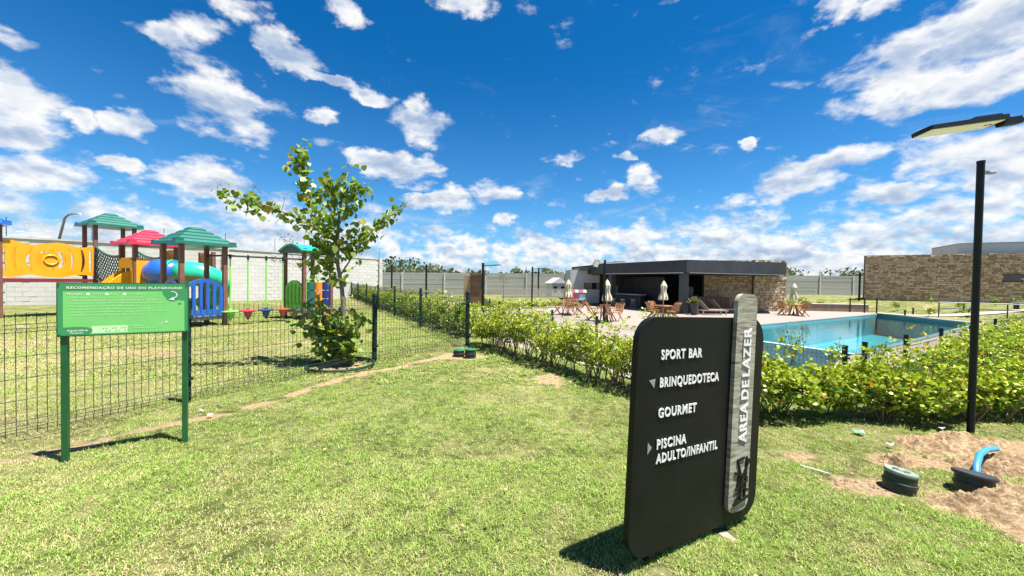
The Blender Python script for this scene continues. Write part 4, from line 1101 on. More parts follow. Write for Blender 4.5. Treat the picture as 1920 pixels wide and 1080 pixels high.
# ------------------------------------------------------------------ the sapling
TX, TY = -2.53, 5.5
tree = thing('young_tree', 'young broad leaved tree with leafy shoots at its foot', 'tree', (TX, TY, 0))
M_BARK = plain('grey_bark', (0.17, 0.14, 0.115), 0.9, 0.3, 14, 0.5, 60)
trunk = [(0, 0, -.05), (0.03, 0.0, 0.4), (0.045, 0, 0.9), (0.02, 0, 1.2), (-0.04, 0, 1.5), (-0.05, 0.02, 1.9), (-0.02, 0.0, 2.25), (0.03, 0, 2.6), (0.10, 0, 2.86)]
tr_ = [0.042, 0.036, 0.032, 0.029, 0.025, 0.021, 0.017, 0.012, 0.006]
MB().tube(trunk, tr_, 9).build('trunk', M_BARK, tree, smooth=True)
BR = [
 ([(-0.04, 0, 1.5), (-0.16, -.05, 1.8), (-0.28, -.1, 2.02), (-0.60, -.18, 2.17), (-0.91, -.22, 2.3), (-1.22, -.25, 2.38), (-1.56, -.28, 2.45)], 0.018, 150, 0.11),
 ([(-0.28, -.1, 2.02), (-0.40, -.02, 2.38), (-0.55, .03, 2.7), (-0.64, .06, 3.0), (-0.62, .08, 3.22)], 0.014, 150, 0.10),
 ([(0.0, 0, 1.35), (0.15, .05, 1.62), (0.34, .08, 1.92), (0.57, .1, 2.16), (0.86, .1, 2.41)], 0.014, 95, 0.09),
 ([(-0.05, 0, 1.9), (-0.2, .15, 2.15), (-0.35, .2, 2.35), (-0.42, .25, 2.6)], 0.010, 70, 0.12),
 ([(-0.02, 0, 2.25), (-0.12, .0, 2.5), (-0.2, .0, 2.72)], 0.009, 50, 0.10),
 ([(0.03, 0, 2.5), (0.2, -.05, 2.62), (0.35, -.05, 2.66)], 0.008, 50, 0.09),
 ([(-0.02, 0, 2.1), (0.14, -.08, 2.3), (0.24, -.1, 2.45), (0.3, -.1, 2.6)], 0.009, 45, 0.10),
 ([(-0.04, 0, 1.55), (-0.3, .12, 1.75), (-0.45, .15, 1.95)], 0.010, 85, 0.13),
 ([(0.0, 0, 1.3), (-0.2, -.1, 1.45), (-0.32, -.15, 1.6)], 0.008, 60, 0.11),
 ([(-0.04, 0, 1.7), (0.15, .15, 1.85), (0.22, .2, 2.05)], 0.008, 60, 0.11),
 ([(-0.05, 0, 1.85), (-0.15, -.2, 2.0), (-0.12, -.3, 2.2)], 0.008, 60, 0.12)]
LP = []; rl_ = np.random.default_rng(21)
def along(pts, f):
    pts = [Vector(p) for p in pts]; Ls = [(b - a).length for a, b in zip(pts[:-1], pts[1:])]; t = f * sum(Ls)
    for a, b, l in zip(pts[:-1], pts[1:], Ls):
        if t <= l: return a.lerp(b, t / l)
        t -= l
    return pts[-1]
for pts, r0, nl, sp in BR:
    k = len(pts); MB().tube(pts, [r0 * (1 - 0.75 * i / (k - 1)) for i in range(k)], 6).build('branch', M_BARK, tree, smooth=True)
    for i in range(int(nl * 1.12)):
        f = 0.18 + 0.82 * rl_.uniform() ** 0.8; LP.append((along(pts, f) + Vector(rl_.normal(0, sp * .72, 3)), 1.0))
for i in range(130): f = rl_.uniform(0.42, 1.0); LP.append((along(trunk, f) + Vector(rl_.normal(0, 0.12, 3)), 1.0))
# bare twig ends
tw = MB()
for (p, q) in (((-1.5, -.28, 2.45), (-1.62, -.3, 2.62)), ((-1.2, -.25, 2.38), (-1.12, -.2, 2.66)), ((-1.0, -.22, 2.32), (-1.16, -.2, 2.62)), ((-0.75, -.2, 2.24), (-0.72, -.2, 2.5)), ((0.1, 0, 2.86), (0.06, 0, 3.05)), ((0.35, -.05, 2.66), (0.62, -.05, 2.74)), ((0.86, .1, 2.41), (1.0, .1, 2.33)), ((0.8, .1, 2.36), (1.02, .12, 2.5)), ((-0.2, 0, 2.72), (-.27, 0, 2.9)), ((-0.62, .06, 2.9), (-0.82, .1, 2.98)), ((-0.5, .05, 2.6), (-.75, 0, 2.66)), ((-0.45, 0, 2.5), (-.2, .05, 2.68))):
    a = Vector(p); b = Vector(q); m_ = a.lerp(b, .5) + Vector((.03, 0, .02)); tw.tube([a, m_, b], [0.005, 0.003, 0.0015], 4, caps=False)
    for s in (-1, 1): tw.tube([m_, m_ + (b - a) * .4 + Vector((0.05 * s, 0, .03))], [0.003, 0.001], 3, caps=False)
tag(tw.build('twigs', M_BARK, tree), kind='stuff')
# basal shoots
for i in range(22):
    a = rl_.uniform(0, 6.28); sp = rl_.uniform(.1, .62); e = Vector((math.cos(a) * sp - 0.10, math.sin(a) * sp * .6, rl_.uniform(.30, 1.0)))
    pts = [(0, 0, 0), tuple(e * .5 + Vector((0, 0, .08))), tuple(e)]
    MB().tube(pts, [0.010, .007, .003], 5).build('shoot', M_BARK, tree)
    for j in range(34): LP.append((along(pts, rl_.uniform(.3, 1.0)) + Vector(rl_.normal(0, .07, 3)), 1.15))
# heart shaped leaf
def heart():
    o = [(0, -0.02), (0.20, -0.06), (0.42, 0.10), (0.50, 0.36), (0.36, 0.68), (0.0, 1.0), (-0.36, 0.68), (-0.50, 0.36), (-0.42, 0.10), (-0.20, -0.06)]
    vs = [(x, y, 0.10 * abs(x) - 0.10 * y * y) for x, y in o] + [(0, 0.40, -0.04)]
    return vs, [(10, i, (i + 1) % 10) for i in range(10)]
hv, hf = heart()
def leaf_single_mat(name, c):
    m, w_, b, o = mat_base(name)
    r_ = w_.n('ShaderNodeObjectInfo').outputs['Random']
    cc = w_.ramp(r_, [(0.0, hsl(c, .75)), (0.6, c), (0.9, (0.23, 0.30, 0.045)), (1.0, (0.36, 0.30, 0.05))])
    w_.put(b.inputs['Base Color'], cc); b.inputs['Roughness'].default_value = 0.42
    t = w_.n('ShaderNodeBsdfTranslucent'); w_.put(t.inputs['Color'], w_.vm('MULTIPLY', cc, (1.15, 1.25, .5)))
    mx = w_.n('ShaderNodeMixShader'); mx.inputs[0].default_value = 0.3
    for i, s in ((1, b.outputs[0]), (2, t.outputs[0])): w_.t.links.new(s, mx.inputs[i])
    w_.t.links.new(mx.outputs[0], o.inputs[0]); return m
lm = bpy.data.meshes.new('leaf'); lm.from_pydata(hv, [], hf); lm.materials.append(leaf_single_mat('tree_leaf', (0.13, 0.215, 0.035)))
order = rl_.permutation(len(LP)); HV = np.array(hv); rv_ = []; rf_ = []; rc_ = []
for ii, k in enumerate(order):
    p, sc = LP[k]; s = sc * rl_.uniform(0.05, 0.105)
    a = rl_.uniform(0, 6.28)
    rot = Matrix.Rotation(a, 3, 'Z') @ Matrix.Rotation(-rl_.uniform(0.1, 1.5), 3, 'X') @ Matrix.Rotation(rl_.normal(0, .5), 3, 'Y')
    if ii < 300: inst('leaf', lm, tree, p, rot.to_euler(), (s, s, s))
    else:
        q = (HV * s) @ np.array(rot).T + np.array(p); o_ = len(rv_) * 11
        rv_.append(q); rf_.append(np.array(hf) + o_)
        u = rl_.uniform(); c = np.array([.10, .17, .028]) * (1 - u) + np.array([.185, .28, .045]) * u
        if rl_.uniform() < .08: c = np.array([.36, .30, .05])
        rc_.append(np.tile(c, (11, 1)))
cr = npmesh('crown', np.concatenate(rv_), np.concatenate(rf_), M_LEAF, np.concatenate(rc_)); cr.parent = tree; tag(cr, kind='stuff')
ring = thing('tree_ring', 'thin dark plastic edging ring round the soil at the foot of the young tree', 'edging', (TX + .02, TY, 0))
MB().tube([(0.46 * math.cos(t * math.pi / 20), 0.46 * math.sin(t * math.pi / 20), 0.035) for t in range(41)], 0.018, 6, caps=False).build('edging', M_FGREEN, ring)
# thin sapling behind the small play tower
ts = thing('thin_sapling', 'thin sapling with a few leaves on long twigs behind the arched play tower', 'tree', (-8.6, 15.4, 0))
MB().tube([(0, 0, 0), (0.02, 0, 1.0), (-.02, 0, 2.0), (.02, 0, 2.9)], [0.03, .025, .018, .008], 7).build('trunk', M_BARK, ts)
lp = []
for pts in ([(0, 0, 1.5), (-.5, 0, 2.2), (-.9, 0, 2.95), (-1.05, 0, 3.2)], [(0, 0, 1.6), (-.6, -.1, 1.95), (-1.2, -.1, 2.05), (-1.4, 0, 2.2)], [(0, 0, 1.9), (.3, 0, 2.5), (.45, 0, 3.0)], [(0, 0, 1.7), (-.3, 0, 2.4), (-.45, 0, 3.0)], [(0, 0, 1.3), (.3, 0, 1.7), (.5, 0, 2.1)]):
    MB().tube(pts, [.012, .009, .006, .003][:len(pts)], 5).build('branch', M_BARK, ts)
    for i in range(22): q = along(pts, rl_.uniform(.6, 1)); lp.append((q.x - 8.6 + rl_.normal(0, .09), q.y + 15.4 + rl_.normal(0, .09), q.z + rl_.normal(0, .05)))
n = len(lp); a = rl_.uniform(0, 6.28, n); D = np.stack([np.cos(a), np.sin(a), rl_.uniform(-.3, .4, n)], -1)
tag(leaf_batch('foliage', np.array(lp), D, rl_.uniform(.06, .13, n), np.tile([.10, .13, .035], (n, 1)), M_LEAF, ts, .5, 9), kind='stuff')
ts2 = thing('thin_sapling', 'slim sapling before the far wall between the portal block and the slats', 'tree', (0.9 - 1.6, 30.5, -.5))
MB().tube([(0, 0, 0), (0.02, 0, 1.2), (-.02, 0, 2.4)], [0.035, .025, .01], 7).build('trunk', M_BARK, ts2)
lp = rl_.normal(0, 1, (90, 3)) * np.array([.22, .22, .45]) + np.array([-.7, 30.5, 1.35]); D = rl_.normal(0, 1, (90, 3)); D /= np.linalg.norm(D, axis=1)[:, None]
tag(leaf_batch('foliage', lp, D, rl_.uniform(.08, .16, 90), np.tile([.11, .15, .04], (90, 1)), M_LEAF, ts2, .5, 9), kind='stuff')

# ------------------------------------------------------------------ far trees over the walls
def far_tree(label, x, y, h, rad, n, seed, flat=0.5, name='far_tree', kind=None):
    r_ = np.random.default_rng(seed)
    root = thing(name, label, 'tree', (x, y, 0), 0, 'trees beyond the boundary wall')
    MB().tube([(0, 0, -1), (0.1, 0, h * .35), (0, 0, h * .7)], [0.3, .22, .1], 7).build('trunk', M_BARK, root)
    nb_ = 9; cs = r_.normal(0, 1, (nb_, 3)) * np.array([rad * .5, rad * .5, h * .10]) + np.array([0, 0, h * .78])
    idx_ = r_.integers(0, nb_, n); P = cs[idx_] + r_.normal(0, 1, (n, 3)) * np.array([rad * .2, rad * .2, h * .075 * flat * 2])
    D = r_.normal(0, 1, (n, 3)); D /= np.linalg.norm(D, axis=1)[:, None]
    u = r_.uniform(0, 1, (n, 1)); c = np.array([.03, .055, .018]) * (1 - u) + np.array([.085, .125, .035]) * u
    tag(leaf_batch('crown', P + np.array([x, y, 0]), D, r_.uniform(.4, .9, n) * rad * .12 + .2, c, M_FARLEAF, root, .9, seed), kind='stuff')
far_tree('rounded dark tree above the plank wall between pavilion and stone building', 62, 84, 5.3, 4.2, 420, 1)
far_tree('low dark tree above the plank wall just left of the stone building', 80, 86, 5.2, 3.8, 380, 2)
far_tree('small tree top just right of the pavilion roof', 60, 95, 4.6, 3.0, 260, 3)
far_tree('bushy tree top above the wall right of the block wall end', -26, 84, 5.6, 4.6, 420, 4)
far_tree('small pale tree top above the far wall at its left', -21, 88, 4.7, 3.4, 260, 5)
r_ = np.random.default_rng(50); n = 9000
X = r_.uniform(-150, 190, n); Y = 190 + 25 * np.sin(X * .02) + r_.uniform(0, 25, n)
hh = 5.2 + 1.3 * np.sin(X * .11) + 1.1 * np.sin(X * .31 + 1) + .8 * np.sin(X * .77); Z = r_.uniform(0, 1, n) ** .6 * hh + .2
D = r_.normal(0, 1, (n, 3)); D /= np.linalg.norm(D, axis=1)[:, None]; u = r_.uniform(0, 1, (n, 1))
tl = leaf_batch('tree_line', np.stack([X, Y, Z], -1), D, r_.uniform(1.2, 2.6, n), np.array([.04, .07, .03]) * (1 - u) + np.array([.10, .13, .055]) * u, M_FARLEAF, None, .9, 8)
tag(tl, 'distant dark green tree line on the horizon behind the far wall', 'trees', kind='stuff')

# ------------------------------------------------------------------ playground
M_LUMBER = plain('brown_plastic_lumber', (0.17, 0.075, 0.055), 0.6, 0.2, 5, 0.15, 60)
M_DRED = plain('dark_red_beam', (0.20, 0.02, 0.03), 0.5, 0.1)
M_YEL = plain('yellow_plastic', (0.72, 0.33, 0.01), 0.32, 0.06, 3, coat=0.2)
M_BLUE = plain('blue_plastic', (0.015, 0.10, 0.42), 0.3, 0.12, 2, coat=0.3)
M_DBLUE = plain('navy_plastic', (0.01, 0.03, 0.22), 0.35, 0.1, 3)
M_TEAL = plain('teal_green_plastic', (0.012, 0.11, 0.083), 0.4, 0.08, 3)
M_EMER = plain('emerald_plastic', (0.02, 0.42, 0.24), 0.3, 0.06, 3, coat=0.3)
M_LIME = plain('lime_plastic', (0.20, 0.58, 0.08), 0.4, 0.06, 3)
M_RED = plain('red_plastic', (0.52, 0.02, 0.05), 0.38, 0.08, 3)
M_ORNG = plain('orange_plastic', (0.70, 0.22, 0.02), 0.4, 0.06, 3)
M_VERM = plain('vermilion_plastic', (0.50, 0.075, 0.03), 0.4, 0.08, 3)
M_GDECK = plain('grey_deck_sheet', (0.20, 0.22, 0.23), 0.6, 0.15, 4)
M_ROPE = plain('dark_green_rope', (0.012, 0.085, 0.07), 0.85, 0.2, 20)
TR = math.atan2(0.828, 0.419); SD = 0.93; HS = SD / 2
def tower_T(cx, cy): return Matrix.Translation((cx, cy, 0)) @ Matrix.Rotation(TR, 4, 'Z')
def roof_part(T, z, mat, parent, half=0.66, hh=0.45, name='roof'):
    n = 5; m = MB()
    for i in range(n):
        f0 = 1 - i / n * 0.92; f1 = 1 - (i + 0.92) / n * 0.92 + 0.02
        zz = z + 0.03 + i * hh / n; a = half * f0; b = half * (f0 * 0.25 + f1 * 0.75) 
        lip = 0.035
        for (z0, h0, z1, h1) in ((zz - (0.035 if i == 0 else 0.0), a, zz + lip, a * 0.985), (zz + lip, a * 0.985, zz + hh / n, b)):
            vs = [(sx * h0, sy * h0, z0) for sx, sy in ((-1, -1), (1, -1), (1, 1), (-1, 1))] + [(sx * h1, sy * h1, z1) for sx, sy in ((-1, -1), (1, -1), (1, 1), (-1, 1))]
            m.add(vs, [(0, 3, 2, 1), (4, 5, 6, 7), (0, 1, 5, 4), (1, 2, 6, 5), (2, 3, 7, 6), (3, 0, 4, 7)], T)
    # raised corner studs
    for sx, sy in ((-1, -1), (1, -1), (1, 1), (-1, 1)): m.box((sx * half * .86, sy * half * .86, z + 0.095), (0.16, 0.16, 0.045), T)
    return m.build(name, mat, parent, True)
def posts(T, z, parent, skip=()):
    for i, (sx, sy) in enumerate(((-1, -1), (1, -1), (1, 1), (-1, 1))):
        if i in skip: continue
        MB().box((sx * HS, sy * HS, z / 2 - 0.03), (0.10, 0.10, z + 0.06), T).build('post', M_LUMBER, parent, True, bevel=0.012)
def deck_plate(T, z, parent, mat=None):
    MB().box((0, 0, z - 0.05), (SD - .02, SD - .02, 0.09), T).build('deck', mat or M_GDECK, parent, True)
def slots(x0, x1, n, z0, ztop, w_, arch=0.0):
    hs = []
    for i in range(n):
        c = x0 + (x1 - x0) * (i + .5) / n; zt = ztop(c)
        o = [(c + w_ / 2 * math.cos(t), zt - w_ / 2 + w_ / 2 * math.sin(t)) for t in np.linspace(0, math.pi, 7)]
        o += [(c + w_ / 2 * math.cos(t), z0 + w_ / 2 + w_ / 2 * math.sin(t)) for t in np.linspace(math.pi, 2 * math.pi, 7)]
        hs.append(o)
    return hs
def arched_panel(T, z0, z1, n, mat, parent, name='panel', half=0.41, y=-HS):
    top = lambda x: z1 - 0.20 * (x / half) ** 2
    xs = np.linspace(half, -half, 13); poly = [(-half, z0), (half, z0)] + [(float(x), top(x)) for x in xs]
    hs = slots(-half + .04, half - .04, n, z0 + .14, lambda c: top(c) - .09, 0.078)
    return MB().prism(poly, -0.03, 0.03, T @ Matrix.Translation((0, y, 0)), holes=hs).build(name, mat, parent, True, bevel=0.008)
RX = lambda d: Matrix.Rotation(R(d), 4, 'Z')

big = thing('play_structure', 'large play structure with blue, green and red roofed towers, yellow bridge, rope bridge and slides', 'play structure', (-12.5, 11.5, 0))
# tower 0 (blue roof)
T0 = tower_T(-15.02, 10.28); posts(T0, 2.75, big); roof_part(T0, 2.66, M_BLUE, big); deck_plate(T0, 1.15, big)
# tower 2 (tall green roof)
T2 = tower_T(-13.705, 12.725); posts(T2, 3.0, big); roof_part(T2, 2.90, M_TEAL, big); deck_plate(T2, 1.15, big)
# tower 3 (red roof)
T3 = tower_T(-10.905, 11.225); posts(T3, 2.28, big); roof_part(T3, 2.17, M_RED, big); deck_plate(T3, 0.95, big)
# crawl bridge between T0 and T2: wavy panels with cut-outs
def bridge_panel(a, b, z0, z1, parent):
    A = Vector((*a, 0)); B = Vector((*b, 0)); L = (B - A).length; ang = math.atan2(B.y - A.y, B.x - A.x)
    T = Matrix.Translation(A) @ Matrix.Rotation(ang, 4, 'Z')
    wv_ = lambda x: 0.055 * math.sin(x / L * 4 * math.pi + 0.6)
    xs = np.linspace(0, L, 25)
    poly = [(float(x), z0 - wv_(x) * .8) for x in xs] + [(float(x), z1 + wv_(x)) for x in xs[::-1]]
    zc = (z0 + z1) / 2; H_ = (z1 - z0) * 0.36; hs = []
    def lens(cx, w_, bend, hh=H_):
        t = np.linspace(-1, 1, 9)
        left = [(cx + bend * (1 - q * q) - w_ / 2 * (1 - .35 * q * q), zc + hh * q) for q in t]
        right = [(cx + bend * (1 - q * q) + w_ / 2 * (1 - .35 * q * q), zc + hh * q) for q in t[::-1]]
        return [(float(x), float(z)) for x, z in left + right]
    for cx, w_, bd_ in ((.08, .07, -.03), (.27, .07, -.04), (.55, .08, -.06), (1.28, .08, .06), (1.55, .07, .04), (1.74, .06, .0)):
        if cx < L - .05: hs.append(lens(cx * L / 1.86, w_, bd_))
    cc = L * 0.5
    for s in (-1, 1):   # ring of two crescents round the middle disc
        t = np.linspace(-1.1, 1.1, 9)
        o = [(cc + s * .30 * math.cos(q), zc + .30 * math.sin(q)) for q in t] + [(cc + s * .20 * math.cos(q), zc + .20 * math.sin(q)) for q in t[::-1]]
        hs.append([(float(x), float(z)) for x, z in o])
    for s in (-1, 1): hs.append([(cc + .055 * math.cos(q), zc + s * .27 + .045 * math.sin(q)) for q in np.linspace(0, 2 * math.pi, 9)[:-1]])
    MB().prism(poly, -0.035, 0.035, T, holes=hs).build('bridge_panel', M_YEL, parent, True, bevel=0.008)
    if parent.get('ringed'): return
    parent['ringed'] = 1
    mr = MB()
    pts = [(cc + .14 * math.cos(q), -.04, zc + .14 * math.sin(q)) for q in np.linspace(0, 2 * math.pi, 21)]
    mr.tube(pts, .022, 6, T, caps=False); mr.build('ring_moulding', M_YEL, parent, True)
aV, bV = Vector((.419, .828, 0)), Vector((-.828, .419, 0))
q0 = T0 @ Vector((HS, -HS, 0)); q2 = T2 @ Vector((-HS, -HS, 0))
bridge_panel((q0.x, q0.y), (q2.x, q2.y), 1.24, 2.20, big)
r0 = T0 @ Vector((HS, HS, 0)); r2 = T2 @ Vector((-HS, HS, 0))
bridge_panel((r0.x, r0.y), (r2.x, r2.y), 1.24, 2.20, big)
for a, b in ((q0, q2), (r0, r2)): MB().bar(a + Vector((0, 0, 1.10)), b + Vector((0, 0, 1.10)), 0.08, 0.10).build('beam', M_DRED, big, True)
MB().bar((q0 + r0) / 2 + Vector((0, 0, 1.08)), (q2 + r2) / 2 + Vector((0, 0, 1.08)), 0.86, 0.05).build('bridge_floor', M_GDECK, big, True)
for z in (1.38, 1.85): MB().tube([T0 @ Vector((HS - .1, -HS - .07, z)), T0 @ Vector((-HS, -HS - .07, z))], .035, 8).build('hand_rail', M_LIME, big, True)
# rope bridge T2 -> T3
def net(a, b, za, zb, h_, parent):
    A = Vector((*a, 0)); B = Vector((*b, 0)); L = (B - A).length; d = (B - A) / L; n = int(L / .20)
    top = lambda s: za + (zb - za) * s - 0.22 * 4 * s * (1 - s) * .6
    P = lambda s, v: A + d * (L * s) + Vector((0, 0, top(s) - v * (h_ + 0.10 * (1 - s))))
    m = MB(); m.tube([P(i / 14, 0) for i in range(15)], 0.026, 6); m.build('net_rope', M_ROPE, parent, True)
    MB().tube([P(i / 14, 1) for i in range(15)], 0.02, 6).build('net_rope', M_ROPE, parent, True)
    m = MB(); rows = 5
    for i in range(-rows, n + rows):
        for s in (1, -1):
            pts = []
            for j in range(rows + 1):
                q = (i + s * j * 1.0) / n
                if 0 <= q <= 1: pts.append(P(q, j / rows))
            if len(pts) > 1: m.tube(pts, 0.012, 4, caps=False)
    tag(m.build('net_mesh', M_ROPE, parent, True), kind='stuff')
t2n, t2r = T2 @ Vector((-HS, -HS, 0)), T2 @ Vector((HS, -HS, 0)); t3l, t3b = T3 @ Vector((-HS, HS, 0)), T3 @ Vector((HS, HS, 0))
net((t2n.x, t2n.y), (t3l.x, t3l.y), 2.22, 1.88, 0.85, big); net((t2r.x, t2r.y), (t3b.x, t3b.y), 2.22, 1.88, 0.85, big)
for i in range(12):
    f = (i + .5) / 12; a = t2n.lerp(t3l, f); b = t2r.lerp(t3b, f); z = 1.14 - .2 * f - .08 * math.sin(f * math.pi)
    MB().bar(a + Vector((0, 0, z)), b + Vector((0, 0, z)), 0.13, 0.04).build('bridge_slat', M_LUMBER, big, True)
# panel with the blue dome on T3's right face
PT = T3 @ Matrix.Translation((0, -HS - .03, 0))
circ = [(.0 + .34 * math.cos(t), 1.34 + .34 * math.sin(t)) for t in np.linspace(0, 2 * math.pi, 25)[:-1]]
MB().prism([(-.46, .92), (.46, .92), (.46, 1.78), (-.46, 1.78)], -0.03, 0.03, PT, holes=[circ]).build('tube_panel', M_YEL, big, True, bevel=0.01)
tube_pts = [T3 @ Vector(p) for p in ((0, -.42, 1.36), (.0, -.62, 1.38), (.03, -.85, 1.38), (.12, -1.08, 1.36), (.26, -1.26, 1.34))]
tube_r = [.35, .39, .40, .385, .36]
MB().tube(tube_pts, tube_r, 22).build('slide_tube', M_BLUE, big, True, smooth=True)
g_pts = [T3 @ Vector(p) for p in ((.26, -1.26, 1.34), (.42, -1.48, 1.36), (.58, -1.70, 1.34), (.82, -1.84, 1.24), (1.05, -1.74, 1.04), (1.15, -1.5, .82), (1.05, -1.2, .58), (.85, -1.05, .36))]
MB().tube(g_pts, [.365, .37, .34, .29, .27, .27, .27, .27], 22).build('slide_tube', M_EMER, big, True, smooth=True)
for i in (0, 3): 
    MB().tube([tube_pts[i], tube_pts[i] + (tube_pts[i + 1] - tube_pts[i]).normalized() * .05], tube_r[i] + .03, 22).build('flange', (M_BLUE, M_EMER)[i // 3], big, True)
MB().bar(T3 @ Vector((.62, -1.72, 0)), T3 @ Vector((.62, -1.72, 1.0)), .08, .08).build('slide_support', M_DARKM, big, True)
# yellow open slide on T3's left face
ST = T3 @ Matrix.Translation((-HS - .03, 0, 0))
sx_ = np.linspace(0, 1, 15)
prof = [(-1.12 * f, 0.93 - 0.78 * (f * f * (3 - 2 * f))) for f in sx_]
m = MB()
vs = []; fs = []
for i, (x, z) in enumerate(prof):
    for y, dz_ in ((-.27, .30), (-.25, .32), (-.22, .03), (0, 0), (.22, .03), (.25, .32), (.27, .30), (.24, -.05), (-.24, -.05)):
        vs.append((x, y, z + dz_ + (0.18 * (1 - i / 14) if abs(y) > .24 and dz_ > 0 else 0)))
for i in range(len(prof) - 1):
    for k in range(9): a = i * 9 + k; b = i * 9 + (k + 1) % 9; fs.append((a, b, b + 9, a + 9))
m.add(vs, fs, ST).build('slide', M_YEL, big, True, smooth=40)
MB().prism([(-.46, .92), (-.29, .92), (-.29, 1.5), (.29, 1.5), (.29, .92), (.46, .92), (.46, 1.72), (.25, 1.8), (-.25, 1.8), (-.46, 1.72)], -.03, .03, T3 @ Matrix.Translation((-HS - .03, 0, 0)) @ RX(90)).build('slide_entry', M_YEL, big, True, bevel=.01)
MB().lathe([(.20, 1.38), (.22, 1.4), (.22, 1.70), (.20, 1.72), (0, 1.73)], n=18, M=T3 @ Matrix.Translation((-.1, .60, 0))).build('barrel', M_TEAL, big, True, smooth=40)
# far yellow panel with cut outs behind T3
pp_ = [(-.42, 1.50), (.42, 1.50)] + [(x, 2.10 - .12 * (x / .42) ** 2) for x in np.linspace(.42, -.42, 9)]
hh_ = [[(c + .05 * math.cos(t), 1.80 + .17 * math.sin(t)) for t in np.linspace(0, 2 * math.pi, 11)[:-1]] for c in (-.24, 0, .24)]
MB().prism(pp_, -.03, .03, T3 @ Matrix.Translation((HS + .05, 0, 0)) @ RX(90), holes=hh_).build('panel', M_YEL, big, True, bevel=.008)
MB().prism(pp_, -.03, .03, T3 @ Matrix.Translation((HS + 1.0, .0, 0)) @ RX(90), holes=hh_).build('panel', M_YEL, big, True, bevel=.008)
MB().bar(T3 @ Vector((HS + .04, -HS, 1.44)), T3 @ Vector((HS + .04, HS, 1.44)), .06, .10).build('beam', M_TEAL, big, True)
for sy in (-.4, .4): MB().box((HS + 1.0, sy, 1.05), (.1, .1, 2.1), T3).build('post', M_LUMBER, big, True)

small = thing('play_structure', 'small play structure with low blue railed tower, hanging pods and arched tower with coloured rollers', 'play structure', (-7.5, 10.8, 0))
T1 = tower_T(-8.265, 9.725); posts(T1, 2.18, small); roof_part(T1, 2.09, M_TEAL, small); deck_plate(T1, 0.27, small)
arched_panel(T1, 0.29, 1.24, 5, M_BLUE, small)
arched_panel(T1 @ RX(-90), 0.29, 1.24, 5, M_BLUE, small)
MB().bar(T1 @ Vector((-HS, HS, 1.24)), T1 @ Vector((HS, HS, 1.24)), .06, .09).build('beam', M_YEL, small, True)
T4 = tower_T(-6.555, 12.02); posts(T4, 2.12, small); deck_plate(T4, 0.30, small)
prof_ = []
nA = 13
up_ = [(-.60 + 1.2 * i / (nA - 1), 2.14 + .21 * math.sin(math.pi * i / (nA - 1))) for i in range(nA)]
dn_ = [(x * .93, z - .055) for x, z in up_[::-1]]
MB().prism(up_ + dn_, -.62, .62, T4 @ RX(90)).build('arch_roof', M_EMER, small, True, bevel=.008)
for s in (-1, 1):
    o = [(-.56 + 1.12 * i / (nA - 1), 2.10 + .19 * math.sin(math.pi * i / (nA - 1))) for i in range(nA)]
    MB().prism(o + [(.56, 2.06), (-.56, 2.06)], -.02, .02, T4 @ RX(90) @ Matrix.Translation((0, s * .56, 0))).build('gable', M_TEAL, small, True)
for sx in (-1, 1):
    for sy in (-1, 1): MB().box((sx * HS, sy * HS, 2.14), (.15, .15, .14), T4).build('post_cap', M_BLUE, small, True, bevel=.015)
arched_panel(T4 @ RX(-90), 0.32, 1.22, 4, M_LIME, small)
# rollers on the right face
for i, m_ in enumerate((M_TEAL, M_ORNG, M_DBLUE)):
    x = -.27 + .27 * i
    MB().tube([(x, -HS, .34), (x, -HS, 1.24)], .02, 8, T4).build('roller_rod', M_GALV, small, True)
    for j in range(3):
        MB().lathe([(.10, -.125), (.125, -.115), (.125, .115), (.10, .125)], (x, -HS, .50 + .275 * j), 18, T4).build('roller', m_, small, True, smooth=40)
for z in (1.26, .33): MB().bar(T4 @ Vector((-HS, -HS, z)), T4 @ Vector((HS, -HS, z)), .07, .05).build('roller_rail', M_LIME, small, True)
MB().box((-HS + .08, -HS, .79), (.08, .05, .9), T4).build('roller_rail', M_LIME, small, True)
MB().box((.15, -HS - .32, .12), (.45, .35, .07), T4).build('step', M_DRED, small, True)
for s in (-.1, .4): MB().box((s, -HS - .32, .04), (.06, .3, .12), T4).build('step_leg', M_DRED, small, True)
t1r = T1 @ Vector((HS, -HS, 1.86)); t4n = T4 @ Vector((-HS, -HS, 1.86)); t1b = T1 @ Vector((HS, HS, 1.86))
MB().tube([t1r, t4n], .024, 8).build('pod_beam', M_DARKM, small, True)
MB().tube([t1b, t1r], .024, 8).build('pod_beam', M_DARKM, small, True)
for f, m_ in ((.06, M_LIME), (.265, M_RED), (.487, M_DBLUE), (.705, M_VERM)):
    p = t1r.lerp(t4n, f)
    hp = MB().tube([(p.x, p.y, 1.86), (p.x, p.y, .36)], .016, 6).build('pod_rope', M_LIME, small, True)
    MB().lathe([(.0, .12), (.03, .12), (.035, .17), (.065, .19), (.10, .33), (.19, .345), (.20, .365), (.19, .385), (.05, .39), (.03, .44), (0, .45)], (p.x, p.y, 0), 20).build('pod', m_, small, True, smooth=45)
    MB().tube([(p.x, p.y, 1.90), (p.x, p.y, 1.78)], .03, 8).build('pod_clamp', M_DARKM, small, True)

